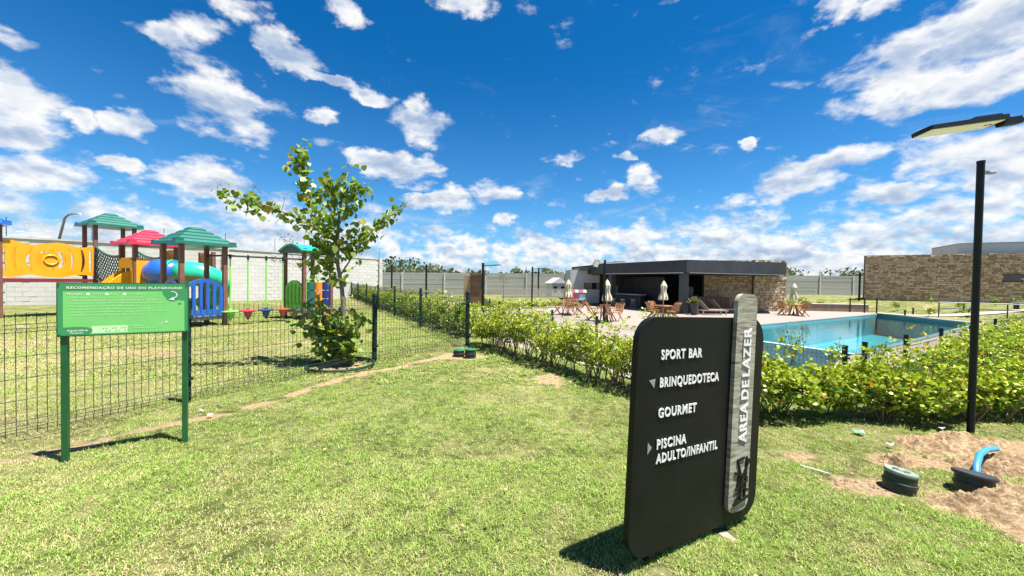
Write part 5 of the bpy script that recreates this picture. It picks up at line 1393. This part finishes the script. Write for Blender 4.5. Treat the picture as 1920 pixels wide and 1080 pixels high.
# ------------------------------------------------------------------ text
def text_mb(s, size, bold=0.0, depth=0.004, align='LEFT', squeeze=1.0):
    cu = bpy.data.curves.new('t', 'FONT'); cu.body = s; cu.size = size; cu.extrude = depth; cu.offset = bold; cu.align_x = align; cu.resolution_u = 3; cu.space_character = 1.0 + bold * 6 / size
    o = bpy.data.objects.new('t', cu); COL.objects.link(o); bpy.context.view_layer.update()
    me = bpy.data.meshes.new_from_object(o.evaluated_get(bpy.context.evaluated_depsgraph_get()))
    vs = [(v.co.x * squeeze, v.co.y, v.co.z) for v in me.vertices]; fs = [tuple(p.vertices) for p in me.polygons]
    bpy.data.objects.remove(o); bpy.data.curves.remove(cu); bpy.data.meshes.remove(me)
    return vs, fs
TXT = Matrix(((1, 0, 0, 0), (0, 0, -1, 0), (0, 1, 0, 0), (0, 0, 0, 1)))      # text plane -> upright, facing -y
def put_text(name, s, x, z, y, width, height, mat, parent, bold=0.0, depth=0.004, rot=0.0):
    """fit text into width x cap height at (x, z) of a sign face"""
    vs, fs = text_mb(s, 1.0, bold, depth / 1.0)
    xs = [v[0] for v in vs]; w0, x0 = max(xs) - min(xs), min(xs)
    caps, _ = text_mb('H', 1.0, bold, 0.0); ch = max(v[1] for v in caps)
    sy = height / ch; sx = width / w0
    out_ = [((v[0] - x0) * sx, v[1] * sy, v[2]) for v in vs]
    T = Matrix.Translation((x, y, z)) @ TXT @ Matrix.Rotation(rot, 4, 'Z')
    return MB().add(out_, fs, T).build(name, mat, parent)

def rrect(x0, z0, x1, z1, r, n=7):
    pts = []
    for cx, cz, a0 in ((x1 - r, z0 + r, -90), (x1 - r, z1 - r, 0), (x0 + r, z1 - r, 90), (x0 + r, z0 + r, 180)):
        pts += [(cx + r * math.cos(R(a0 + 90 * i / n)), cz + r * math.sin(R(a0 + 90 * i / n))) for i in range(n + 1)]
    return pts

# ------------------------------------------------------------------ black directional sign
M_SBLACK = plain('satin_black_sheet', (0.0045, 0.0050, 0.0056), 0.5, 0.35, 5, spec=0.22)
M_SWHITE = plain('white_acrylic', (0.62, 0.62, 0.62), 0.35, 0.02)
M_TRI = plain('grey_arrow_print', (0.22, 0.22, 0.21), 0.6, 0.1)
mws, w_, b_, o_ = mat_base('grey_wood_laminate')
co = w_.n('ShaderNodeTexCoord').outputs['Object']
wv1 = w_.noise(w_.vm('MULTIPLY', co, (3.0, 1, 22)), 1.6, 5, 0.6, 1.6).outputs['Fac']
wv2 = w_.noise(w_.vm('MULTIPLY', co, (7, 1, 120)), 1.3, 4, 0.65, 0.6).outputs['Fac']
wk = w_.m('ADD', w_.m('MULTIPLY', wv1, .65), w_.m('MULTIPLY', wv2, .35))
w_.put(b_.inputs['Base Color'], w_.ramp(wk, [(0.36, (0.065, 0.060, 0.048)), (0.45, (0.19, 0.178, 0.145)), (0.54, (0.30, 0.285, 0.235)), (0.66, (0.42, 0.40, 0.335))]))
b_.inputs['Roughness'].default_value = 0.55
bp = w_.n('ShaderNodeBump'); bp.inputs['Strength'].default_value = 0.25; bp.inputs['Distance'].default_value = .004; w_.put(bp.inputs['Height'], wk); w_.put(b_.inputs['Normal'], bp.outputs[0])
tot = thing('directional_sign', 'tall black directional sign with rounded corners and a grey wood strip', 'sign', (0.945, 1.835, 0), R(27.9))
tot.rotation_euler = (0, R(2.2), R(27.9))
MB().prism(rrect(-.492, .062, .462, 1.135, .115), -0.012, 0.02).build('panel', M_SBLACK, tot, bevel=.003)
MB().prism(rrect(.178, .125, .350, 1.262, .05), -0.034, -0.013).build('wood_strip', mws, tot, bevel=.002)
for nm, s, x, z, w0, h0 in (('lettering', 'SPORT BAR', -.350, .945, .285, .043), ('lettering', 'BRINQUEDOTECA', -.350, .820, .425, .042), ('lettering', 'GOURMET', -.350, .682, .262, .042), ('lettering', 'PISCINA', -.350, .540, .20, .042), ('lettering', 'ADULTO/INFANTIL', -.350, .475, .44, .041)):
    put_text(nm, s, x, z, -.0165, w0, h0, M_SWHITE, tot, 0.026, .0018)
for s_, z_, w_0 in (('AREA', .485, .205), ('DE', .712, .098), ('LAZER', .832, .253)): put_text('lettering', s_, .298, z_, -.038, w_0, .062, M_SWHITE, tot, 0.028, .002, math.pi / 2)
MB().prism([(-.415, .853), (-.377, .858), (-.383, .818)], -.0145, -.013).build('arrow', M_TRI, tot)
MB().prism([(-.405, .578), (-.405, .523), (-.378, .551)], -.0145, -.013).build('arrow', M_TRI, tot)
# the angular stroke emblem at the foot of the strip: an upright run of slanted bars on a long bar
EMB = [((47, 795), (90, 788)), ((50, 795), (80, 900)), ((104, 785), (98, 1005)), ((120, 800), (72, 905)), ((34, 852), (112, 893)), ((62, 868), (48, 940)), ((40, 935), (110, 905)), ((52, 905), (112, 955)), ((72, 905), (68, 1000)), ((28, 1012), (66, 955)), ((30, 1010), (115, 985))]
em = [((.188 + (a - 15) * .00145, .405 - (b - 785) * .00104), (.188 + (c - 15) * .00145, .405 - (d_ - 785) * .00104)) for (a, b), (c, d_) in EMB]
for (x0, z0), (x1, z1) in em:
    k = em.index(((x0, z0), (x1, z1))); MB().bar((x0, -.0365 - .0006 * k, z0), (x1, -.0365 - .0006 * k, z1), .006, .0125, up=(0, 0, 1) if abs(x1 - x0) > abs(z1 - z0) * .3 else (1, 0, 0)).build('emblem_bar', M_SBLACK, tot)
for x in (-.315, .17): MB().box((x, 0.03, .06), (.035, .035, .5)).build('post', M_DARKM, tot)
M_CONC = plain('pale_concrete', (0.30, 0.265, 0.21), 0.95, 0.2, 8, 0.6, 30)
def rock(name, label, cat, x, y, z, s, mat, seed, flat=.5, group=None):
    import bmesh
    bm = bmesh.new(); bmesh.ops.create_icosphere(bm, subdivisions=3, radius=1)
    for v in bm.verts:
        n = noise.noise(v.co * 1.7 + Vector((seed * 3.1, 0, 0))) * .45 + noise.noise(v.co * 5 + Vector((seed, 2, 0))) * .15
        v.co = v.co * (1 + n); v.co.z *= flat
    me = bpy.data.meshes.new(name); bm.to_mesh(me); bm.free(); me.materials.append(mat)
    o = bpy.data.objects.new(name, me); COL.objects.link(o); o.location = (x, y, z); o.scale = (s, s, s); o.rotation_euler = (0, 0, seed)
    return tag(o, label, cat, group)
rock('concrete_footing', 'rough pale concrete lump at the right post of the black sign', 'concrete lump', 1.12, 1.89, -.012, .055, M_CONC, 1)
rock('concrete_footing', 'rough pale concrete lump at the left post of the black sign', 'concrete lump', .67, 1.655, -.012, .05, M_CONC, 4)

# ------------------------------------------------------------------ playground notice
M_SGREEN = plain('sign_green_steel', (0.008, 0.085, 0.028), 0.35, 0.12, 5, spec=.5)
M_PRINTD = plain('print_dark_green', (0.035, 0.24, 0.085), 0.45, 0.04)
M_PRINTL = plain('print_light_green', (0.16, 0.50, 0.14), 0.45, 0.04)
M_PRINTW = plain('print_white', (0.62, 0.66, 0.60), 0.45, 0.02)
M_PRINTP = plain('print_pale', (0.46, 0.72, 0.40), 0.45, 0.02)
ns_ = thing('notice_board', 'green playground rules board with white lettering on two green posts', 'sign', (-2.80, 2.71, 0), R(28.3))
BW, Z0, Z1 = .70, .868, 1.243
MB().prism([(-BW / 2, Z0), (BW / 2, Z0), (BW / 2, Z1), (-BW / 2, Z1)], 0.0, 0.012).build('frame', M_SGREEN, ns_)
MB().prism(rrect(-BW / 2 + .006, Z0 + .006, BW / 2 - .006, Z1 - .006, .004, 2), -0.0010, -0.0002).build('board', M_PRINTD, ns_)
MB().prism([(-.318, Z0 + .012), (.325, Z0 + .012), (.325, Z1 - .135), (.29, Z1 - .128), (.26, Z1 - .14), (.235, Z1 - .135), (.215, Z1 - .11), (.20, Z1 - .085), (.195, Z1 - .062), (-.318, Z1 - .062)], -0.0015, -0.0011).build('print_field', M_PRINTL, ns_)
blob = lambda cx, cz, rx, rz, n=18, w0=.0, ph=0: [(cx + rx * (1 + w0 * math.sin(3 * t + ph)) * math.cos(t), cz + rz * (1 + w0 * math.sin(3 * t + ph)) * math.sin(t)) for t in np.linspace(0, 2 * math.pi, n + 1)[:-1]]
MB().prism([(max(-.338, x), max(Z0 + .008, z)) for x, z in blob(-.262, Z0 + .030, .086, .040, 20, .10)], -.0019, -.0016).build('print_cloud', M_PRINTD, ns_)
for cx, cz, r_0 in ((.225, Z1 - .118, .006), (.297, Z1 - .155, .009), (-.30, Z0 + .055, .004), (-.11, Z0 + .13, .003), (.10, Z1 - .12, .003)): MB().prism(blob(cx, cz, r_0, r_0, 10), -.0019, -.0016).build('print_dot', M_PRINTD, ns_)
YT = -.0022
put_text('lettering', 'RECOMENDAÇÃO DE USO DO PLAYGROUND', -.300, Z1 - .044, YT, .612, .0165, M_PRINTW, ns_, .035, .0002)
def row(s, x, z, w0, h0, m_=M_PRINTP, bold=0.0): put_text('lettering', s, x, z, YT, w0, h0, m_, ns_, bold, .0002)
row('Modelo:', -.298, Z1 - .085, .078, .011, M_PRINTW, .02)
for cx, s, w0 in ((-.19, 'Teen', .045), (-.095, 'Baby', .045), (-.003, 'Teen&Baby', .096)):
    MB().prism(blob(cx - .006, Z1 - .080, .011, .009, 14), -.0020, -.0016).build('print_badge', M_PRINTW, ns_); row(s, cx + .012, Z1 - .085, w0, .0105)
L0 = Z1 - .106
for i, (s, w0) in enumerate((('Idades recomendadas para o uso de acordo com o modelo:', .385), ('• Teen - 5 a 10 anos | Baby - 1 a 5 anos | Teen&Baby - 2 a 10 anos', .455), ('Crianças menores de 5 anos devem estar acompanhadas por um adulto.', .485), ('Peso total suportado pelos playgrounds é de 500 kg.', .355), ('Peso total suportado por cada assento do balanço é de 50 kg.', .415), ('A área de circulação recomendada é de 1,5m além da dimensão do playground.', .525), ('Para playgrounds seguir as normas da ABNT NBR16071', .38))):
    row(s, -.288, L0 - i * .0208, w0, .0072, M_PRINTW if i == 1 else M_PRINTP, .01)
put_text('lettering', 'Aquarela', -.300, Z0 + .036, YT, .085, .012, M_PRINTW, ns_, .03, .0002)
put_text('lettering', 'Parques', -.285, Z0 + .020, YT, .062, .0095, M_PRINTW, ns_, .03, .0002)
MB().prism([(-.208, Z0 + .047), (-.196, Z0 + .040), (-.208, Z0 + .033)], -.0024, -.0020).build('arrow', M_PRINTW, ns_)
MB().prism(rrect(-.178, Z0 + .018, .006, Z0 + .068, .003, 2), -.0018, -.0016).build('print_box', M_PRINTP, ns_)
for q in (([(-.170, Z0 + .050), (-.140, Z0 + .050), (-.146, Z0 + .042), (-.164, Z0 + .042)]), ([(-.168, Z0 + .026), (-.142, Z0 + .026), (-.150, Z0 + .036), (-.160, Z0 + .036)])): MB().prism(q, -.0021, -.0019).build('print_mark', M_PRINTW, ns_)
for r_0 in range(2):
    for c_0 in range(8): MB().prism(blob(-.120 + c_0 * .0162, Z0 + .030 + r_0 * .020, .0055, .0058, 8), -.0021, -.0019).build('print_badge', M_PRINTL if (r_0 + c_0) % 3 else M_PRINTW, ns_)
row('Contato:', .030, Z0 + .060, .06, .0078, M_PRINTW, .01)
row('contato@aquarelaparques.com.br', .030, Z0 + .043, .165, .0062); row('11 4000 0000', .030, Z0 + .026, .14, .0062) if False else None
def arc_arrow(cx, cz, r_, a0, a1, wd_, name='arrow', hd=.012, y=-.0020):
    t = np.linspace(R(a0), R(a1), 10); o = [(cx + (r_ + wd_ / 2) * math.cos(q), cz + (r_ + wd_ / 2) * .8 * math.sin(q)) for q in t] + [(cx + (r_ - wd_ / 2) * math.cos(q), cz + (r_ - wd_ / 2) * .8 * math.sin(q)) for q in t[::-1]]
    MB().prism(o, y - .0003, y).build(name, M_PRINTW, ns_)
arc_arrow(.250, Z1 - .088, .032, 95, -75, .007); MB().prism([(.232, Z1 - .124), (.262, Z1 - .103), (.268, Z1 - .129)], -.0027, -.0024).build('arrow', M_PRINTW, ns_)
arc_arrow(.212, Z0 + .066, .022, 185, 60, .0035); MB().prism([(.216, Z0 + .092), (.236, Z0 + .082), (.216, Z0 + .075)], -.0027, -.0024).build('arrow', M_PRINTW, ns_)
for x in (-.338, .338):
    for z in (Z0 + .012, Z1 - .012): MB().lathe([(.0, -.002), (.0042, -.001), (.0042, .002), (0, .003)], (0, 0, 0), 8, Matrix.Translation((x, -.004, z)) @ Matrix.Rotation(R(90), 4, 'X')).build('screw', M_DARKM, ns_)
for x in (-.322, .322): MB().box((x, .030, .58), (.032, .032, 1.24)).build('post', M_SGREEN, ns_)

# ------------------------------------------------------------------ lamp posts
M_POSTB = plain('near_black_pole_paint', (0.005, 0.008, 0.007), 0.5, 0.15, 6, spec=.3)
M_LENS = plain('led_diffuser', (0.85, 0.84, 0.74), 0.5, 0.08, 30)
lp1 = thing('lamp_post', 'tall dark round post in front of the hedge with a small light near its top', 'lamp post', (4.20, 3.38, 0))
MB().tube([(0, 0, -.1), (0, 0, 2.44)], .0255, 20).build('post', M_POSTB, lp1, smooth=40)
MB().lathe([(.0275, 2.43), (.0275, 2.447), (0, 2.452)], n=20).build('post_cap', M_POSTB, lp1)
MB().box((.045, 0, 2.345), (.05, .025, .025)).build('bracket', M_GALV, lp1)
MB().box((.085, 0, 2.338), (.07, .04, .012)).build('lamp_head', M_GALV, lp1)
lh = thing('street_lamp', 'flat solar street lamp reaching in over the pool from the right', 'street lamp', (8.1, 4.5, 0))
A_, B_ = Vector((4.86, 4.5, 3.135)), Vector((5.82, 4.5, 3.285)); d = (B_ - A_).normalized(); up_v = Vector((-d.z, 0, d.x)); 
TL = Matrix(((d.x, 0, up_v.x, A_.x), (0, 1, 0, A_.y), (d.z, 0, up_v.z, A_.z), (0, 0, 0, 1)))
TL = TL @ Matrix.Rotation(R(-5), 4, 'X')
L_ = (B_ - A_).length
MB().add([(x, y, z) for z in (0, .05) for x, y in ((0.02, -.12), (L_ * .92, -.14), (L_, -.06), (L_, .06), (L_ * .92, .14), (.02, .12), (0, 0))], [(6, 5, 4, 3, 2, 1, 0), tuple(range(7, 14))] + [(i, (i + 1) % 7, (i + 1) % 7 + 7, i + 7) for i in range(7)], TL).build('lamp_head', M_POSTB, lh, True)
MB().box((L_ * .46, 0, -.004), (L_ * .88, .22, .010), TL).build('diffuser', M_LENS, lh, True)
MB().box((L_ * .74, 0, .066), (L_ * .32, .20, .03), TL).build('solar_panel', M_DARKM, lh, True)
for x in (.78, .83): MB().box((L_ * x, -.02, -.012), (.02, .02, .006), TL).build('sensor', M_DARKM, lh, True)
MB().bar(B_ + d * -.02, B_ + d * .20, .09, .085).build('bracket', M_POSTB, lh, True)
MB().tube([B_ + d * .15, (6.3, 4.5, 3.40), (7.2, 4.5, 3.60), (8.1, 4.5, 3.78)], .030, 12).build('arm', M_POSTB, lh, True)
MB().tube([(8.1, 4.5, -.1), (8.1, 4.5, 3.95)], .05, 16).build('post', M_POSTB, lh, True)
def lamp_far(label, x, y, h, r_, arm=0.45, dirx=1, group='slim dark lamp posts round the far lawn'):
    zb = tz(x, y); t = thing('lamp_post', label, 'lamp post', (x, y, zb), 0, group)
    MB().tube([(0, 0, -.1), (0, 0, h - zb)], r_, 10).build('post', M_POSTB, t)
    MB().tube([(0, 0, h - zb - .18), (dirx * arm, 0, h - zb - .13)], r_ * .35, 6).build('arm', M_POSTB, t)
    MB().box((dirx * (arm + .18), 0, h - zb - .12), (.42, .16, .05)).build('lamp_head', M_POSTB, t)
    return t
lamp_far('slim dark lamp post standing just right of the block wall end', -12.9, 40.0, 2.80, .09, .6)
lamp_far('slim dark lamp post between the block wall end and the brown portal', -8.0, 34.8, 2.72, .09, .6)
lamp_far('slim dark lamp post standing in front of the brown portal block', -1.90, 24.3, 2.45, .09, .8)
lamp_far('slim dark lamp post behind the brown portal block', -2.6, 30.2, 2.2, .07, .4)
lamp_far('left post of the close pair before the grey slat fence', 1.50, 27.8, 2.40, .06, .5)
lamp_far('right post of the close pair before the grey slat fence', 2.75, 39.0, 2.70, .08, .9)
lamp_far('slim dark lamp post at the left corner of the stone building', 32.2, 34.6, 2.6, .08, .35, -1)
fl = thing('floodlight_post', 'dark post with a tilted floodlight before the left end of the pavilion', 'floodlight post', (4.49, 18.13, DECKZ))
MB().tube([(0, 0, 0), (0, 0, 3.1)], .055, 12).build('post', M_POSTB, fl)
MB().tube([(-.05, 0, 2.93), (-.26, 0, 2.90)], .02, 6).build('arm', M_POSTB, fl)
TF = Matrix.Translation((-.42, -.02, 2.90)) @ Matrix.Rotation(R(14), 4, 'Y') @ Matrix.Rotation(R(20), 4, 'X')
MB().box((0, .03, 0), (.25, .07, .34), TF).build('floodlight', M_POSTB, fl); MB().box((0, -.01, 0), (.215, .012, .30), TF).build('diffuser', M_LENS, fl)
MB().tube([(.04, 0, 2.95), (.5, 0, 3.0)], .018, 6).build('arm', M_POSTB, fl); MB().box((.72, 0, 3.02), (.5, .16, .045)).build('lamp_head', M_GALV, fl)
sl2 = thing('street_lamp', 'grey street lamp with slanted arm showing above the block wall', 'street lamp', (-21.15, 17.3, 0))
MB().tube([(0, 0, 0), (.12, 0, 1.5), (.42, -.2, 2.9), (.80, -.3, 3.85), (.98, -.3, 4.0), (1.15, -.3, 4.03)], [.06, .055, .05, .045, .04, .035], 10).build('post', M_GALV, sl2)
MB().lathe([(0, -.03), (.25, -.01), (.2, .04), (0, .05)], (1.32, -.3, 4.03), 16, sy=.45).build('lamp_head', M_GALV, sl2)

# ------------------------------------------------------------------ valve boxes, pipe, soil
M_BOXG = plain('dark_green_box_plastic', (0.008, 0.022, 0.018), 0.5, 0.2, 9, dirt=(0.05, 0.045, 0.03))
M_LIDG = plain('grey_green_lid', (0.16, 0.21, 0.175), 0.6, 0.15, 14, .2, 60)
M_LIDK = plain('black_lid', (0.022, 0.026, 0.03), 0.45, 0.3, 14, .2, 60, dirt=(0.12, 0.095, 0.06))
M_LIDB = plain('bright_green_lid', (0.03, 0.15, 0.08), 0.5, .1)
def valve_box(label, x, y, r_, h_, lid, tx, ty, seed, hole=True, rim=1.0):
    t = thing('valve_box', label, 'valve box', (x, y, 0), 0, None)
    t.rotation_euler = (R(tx), R(ty), seed)
    MB().lathe([(r_ * 1.02, -.12), (r_ * 1.0, h_ * .30), (r_ * 1.07, h_ * .32), (r_ * 1.07, h_ * .48), (r_, h_ * .50), (r_ * .96, h_ - .012), (r_ * .9, h_ - .01)], n=36).build('body', M_BOXG, t, smooth=40)
    l_ = MB().lathe([(r_ * rim, h_ - .012), (r_ * 1.03 * rim, h_ - .006), (r_ * 1.03 * rim, h_ + .004), (r_ * rim, h_ + .009), (r_ * .9 * rim, h_ + .006), (0, h_ + .010)], n=40).build('lid', lid, t, smooth=40)
    if hole: MB().lathe([(r_ * .10, h_ + .0105), (0, h_ + .0112)], (r_ * -.45, 0.02, .001), 12).build('finger_hole', M_POSTB, l_)
    for k in range(6):
        MB().box((0, 0, h_ + .011), (r_ * 1.1, .004, .003), rz=k * math.pi / 6).build('rib', lid, l_) if hole else None
    return t
valve_box('dark valve box with grey green lid standing in the bare soil', 2.51, 2.38, .079, .112, M_LIDG, 0, 8, .2)
valve_box('black valve box with tilted lid beside the blue pipe', 2.97, 2.36, .088, .11, M_LIDK, -4, 9, .3, False, 1.10)
valve_box('small dark valve box with green lid left of its neighbour by the fence corner post', -.90, 6.42, .095, .10, M_LIDB, 0, 3, .2)
valve_box('small black valve box with green lid, the nearer one by the fence corner post', -.69, 6.32, .095, .13, M_LIDB, 0, 2, .8)
M_PIPE = plain('sky_blue_pvc', (0.04, 0.22, 0.50), 0.3, 0.05, 6, coat=.2)
pipe = thing('pipe', 'curved light blue plastic pipe rising out of the soil beside the black valve box', 'pipe', (3.05, 2.55, 0))
MB().tube([(3.09, 2.44, -.03), (3.11, 2.46, .04), (3.17, 2.51, .10), (3.29, 2.59, .14), (3.43, 2.66, .145), (3.56, 2.71, .13)], .018, 14).build('tube', M_PIPE, pipe, True, smooth=50)
MB().tube([(3.10, 2.45, .0), (3.118, 2.466, .05)], .023, 14).build('joint', plain('dark_blue_pvc', (.03, .12, .25), .4), pipe, True)
gp = thing('pipe_stub', 'short grey pipe stub lying at the foot of the black valve box', 'pipe', (2.82, 2.22, .03))
MB().tube([(-.06, -.03, -.01), (.05, .03, .02)], .017, 12).build('tube', M_GALV, gp)

ms_, w_, b_, o_ = mat_base('loose_soil')
p = w_.n('ShaderNodeNewGeometry').outputs['Position']
f1_ = w_.noise(p, 14, 8, .7).outputs['Fac']; f2_ = w_.noise(p, 70, 5, .7).outputs['Fac']
w_.put(b_.inputs['Base Color'], w_.mix(w_.smooth(f1_, .35, .65), (.19, .125, .07), w_.mix(w_.smooth(f2_, .35, .65), (.27, .19, .11), (.46, .345, .215))))
b_.inputs['Roughness'].default_value = .97; b_.inputs['Specular IOR Level'].default_value = .1
bp = w_.n('ShaderNodeBump'); bp.inputs['Strength'].default_value = 1; bp.inputs['Distance'].default_value = .012; w_.put(bp.inputs['Height'], w_.m('ADD', f2_, w_.m('MULTIPLY', f1_, 1.5))); w_.put(b_.inputs['Normal'], bp.outputs[0])
M_SOIL = ms_
def heap(label, cx, cy, rx, ry, h_, rot, seed, pitf=0.0):
    n = 110; u = np.linspace(-1.25, 1.25, n); Ux, Uy = np.meshgrid(u, u)
    c, s = math.cos(rot), math.sin(rot); X = cx + Ux * rx * c - Uy * ry * s; Y = cy + Ux * rx * s + Uy * ry * c
    N1 = np.array([[noise.fractal(Vector((x * 5, y * 5, seed)), 1.0, 2.0, 4) for x, y in zip(a, b)] for a, b in zip(X, Y)])
    N2 = np.array([[noise.fractal(Vector((x * 22, y * 22, seed + 5)), 0.9, 2.0, 3) for x, y in zip(a, b)] for a, b in zip(X, Y)])
    rr = np.hypot(Ux, Uy) + .30 * N1
    Z = h_ * (1 - sst(rr, 0.0, 1.05)) * (1 + .55 * N1) + .038 * N2 * (1 - sst(rr, .6, 1.1)) - .02 * sst(rr, .8, 1.15) - pitf * (1 - sst(np.hypot(Ux + .3, Uy - .1), .05, .32))
    Z = Z + terrain(X, Y)
    idx = np.arange(n * n).reshape(n, n); F = np.stack([idx[:-1, :-1], idx[:-1, 1:], idx[1:, 1:], idx[1:, :-1]], -1).reshape(-1, 4)
    o = npmesh('soil_heap', np.stack([X, Y, Z], -1).reshape(-1, 3), F, M_SOIL, smooth=True); tag(o, label, 'soil', kind='stuff')
    return o
heap('sandy soil heap at the foot of the dark post', 3.65, 3.06, .56, .20, .12, R(14), 1, .06)
heap('sandy soil heap in front of the black valve box', 2.95, 2.12, .50, .20, .15, R(-12), 2)
heap('sandy soil heap at the right edge of the lawn', 3.60, 2.62, .40, .17, .12, R(-20), 3)
heap('dried turf clods beside the soil heap', 2.86, 2.74, .16, .09, .06, R(0), 4)
heap('loose soil ridge around the blue pipe', 3.22, 2.50, .2, .16, .05, R(40), 6)
r_ = np.random.default_rng(77); cl = MB()
for i in range(340):
    cx, cy = ((2.9, 2.1), (3.6, 3.0), (3.5, 2.6), (2.35, 2.42), (3.0, 2.45))[i % 5]; x = cx + r_.normal(0, .22); y = cy + r_.normal(0, .11); s = abs(r_.normal(0, .006)) + .003
    v = [(x + s * a, y + s * b, tz(x, y) + .004 + s * c + (.05 if False else 0)) for a, b, c in ((1, .2, 0), (-.3, 1, 0), (-1, -.4, .1), (.3, -1, 0), (.1, 0, 1), (0, 0, -1))]
    cl.add(v, [(0, 1, 4), (1, 2, 4), (2, 3, 4), (3, 0, 4), (1, 0, 5), (2, 1, 5), (3, 2, 5), (0, 3, 5)])
tag(cl.build('soil_crumbs', M_SOIL), 'small crumbs of soil scattered over the lawn around the heaps', 'soil', kind='stuff')
# litter
def scrap(label, x, y, s, mat, seed, cat='litter'):
    r_ = random.Random(seed); n = 7; vs = [(0, 0, .018)]
    for k in range(n): a = 2 * math.pi * k / n; q = s * r_.uniform(.6, 1.2); vs.append((q * math.cos(a), q * .6 * math.sin(a), r_.uniform(.0, .03)))
    o = MB().add(vs, [(0, k + 1, (k + 1) % n + 1) for k in range(n)]).build('litter', mat); o.location = (x, y, tz(x, y) + .02); m_ = o.modifiers.new('solid', 'SOLIDIFY'); m_.thickness = .002
    return tag(o, label, cat)
scrap('crumpled pale green plastic scrap on the grass before the hedge', 3.03, 3.22, .055, plain('green_scrap', (.12, .32, .2), .5), 1)
scrap('white paper scrap on the grass right of the green scrap', 3.06, 2.98, .03, M_PAPER, 2)
scrap('white scrap on the worn strip near the notice board', -2.75, 3.40, .035, M_SWHITE, 3)
scrap('whitish leaf scrap by the mesh fence behind the notice board', -2.95, 3.55, .025, M_PAPER, 4)
scrap('pale scrap of plastic beside the foot of the tall dark post', 3.98, 3.42, .04, M_PAPER, 7)
st_ = MB().tube([(2.06, 2.62, .03), (2.16, 2.50, .035)], .0045, 5).build('litter', M_SWHITE); tag(st_, 'thin white stick lying on bare soil left of the valve box', 'litter')
# fallen leaves
r_ = np.random.default_rng(91)
fm = bpy.data.meshes.new('fallen_leaf'); fm.from_pydata(hv, [], hf); fm.materials.append(plain('dry_leaf', (.36, .22, .09), .8, .3))
n = 60; X = r_.uniform(-2.5, 3.5, n); Y = r_.uniform(1.3, 6.0, n); lv = []; lf_ = []
for i in range(n):
    Rm = np.array(Matrix.Rotation(r_.uniform(0, 6.28), 3, 'Z') @ Matrix.Rotation(r_.normal(0, .4), 3, 'X')); s = r_.uniform(.012, .024)
    lv.append((HV * s) @ Rm.T + np.array([X[i], Y[i], tz(X[i], Y[i]) + .035])); lf_.append(np.array(hf) + i * 11)
fo = npmesh('fallen_leaves', np.concatenate(lv), np.concatenate(lf_), fm.materials[0]); tag(fo, 'small dry fallen leaves scattered on the lawn', 'leaves', kind='stuff'); bpy.data.meshes.remove(fm)
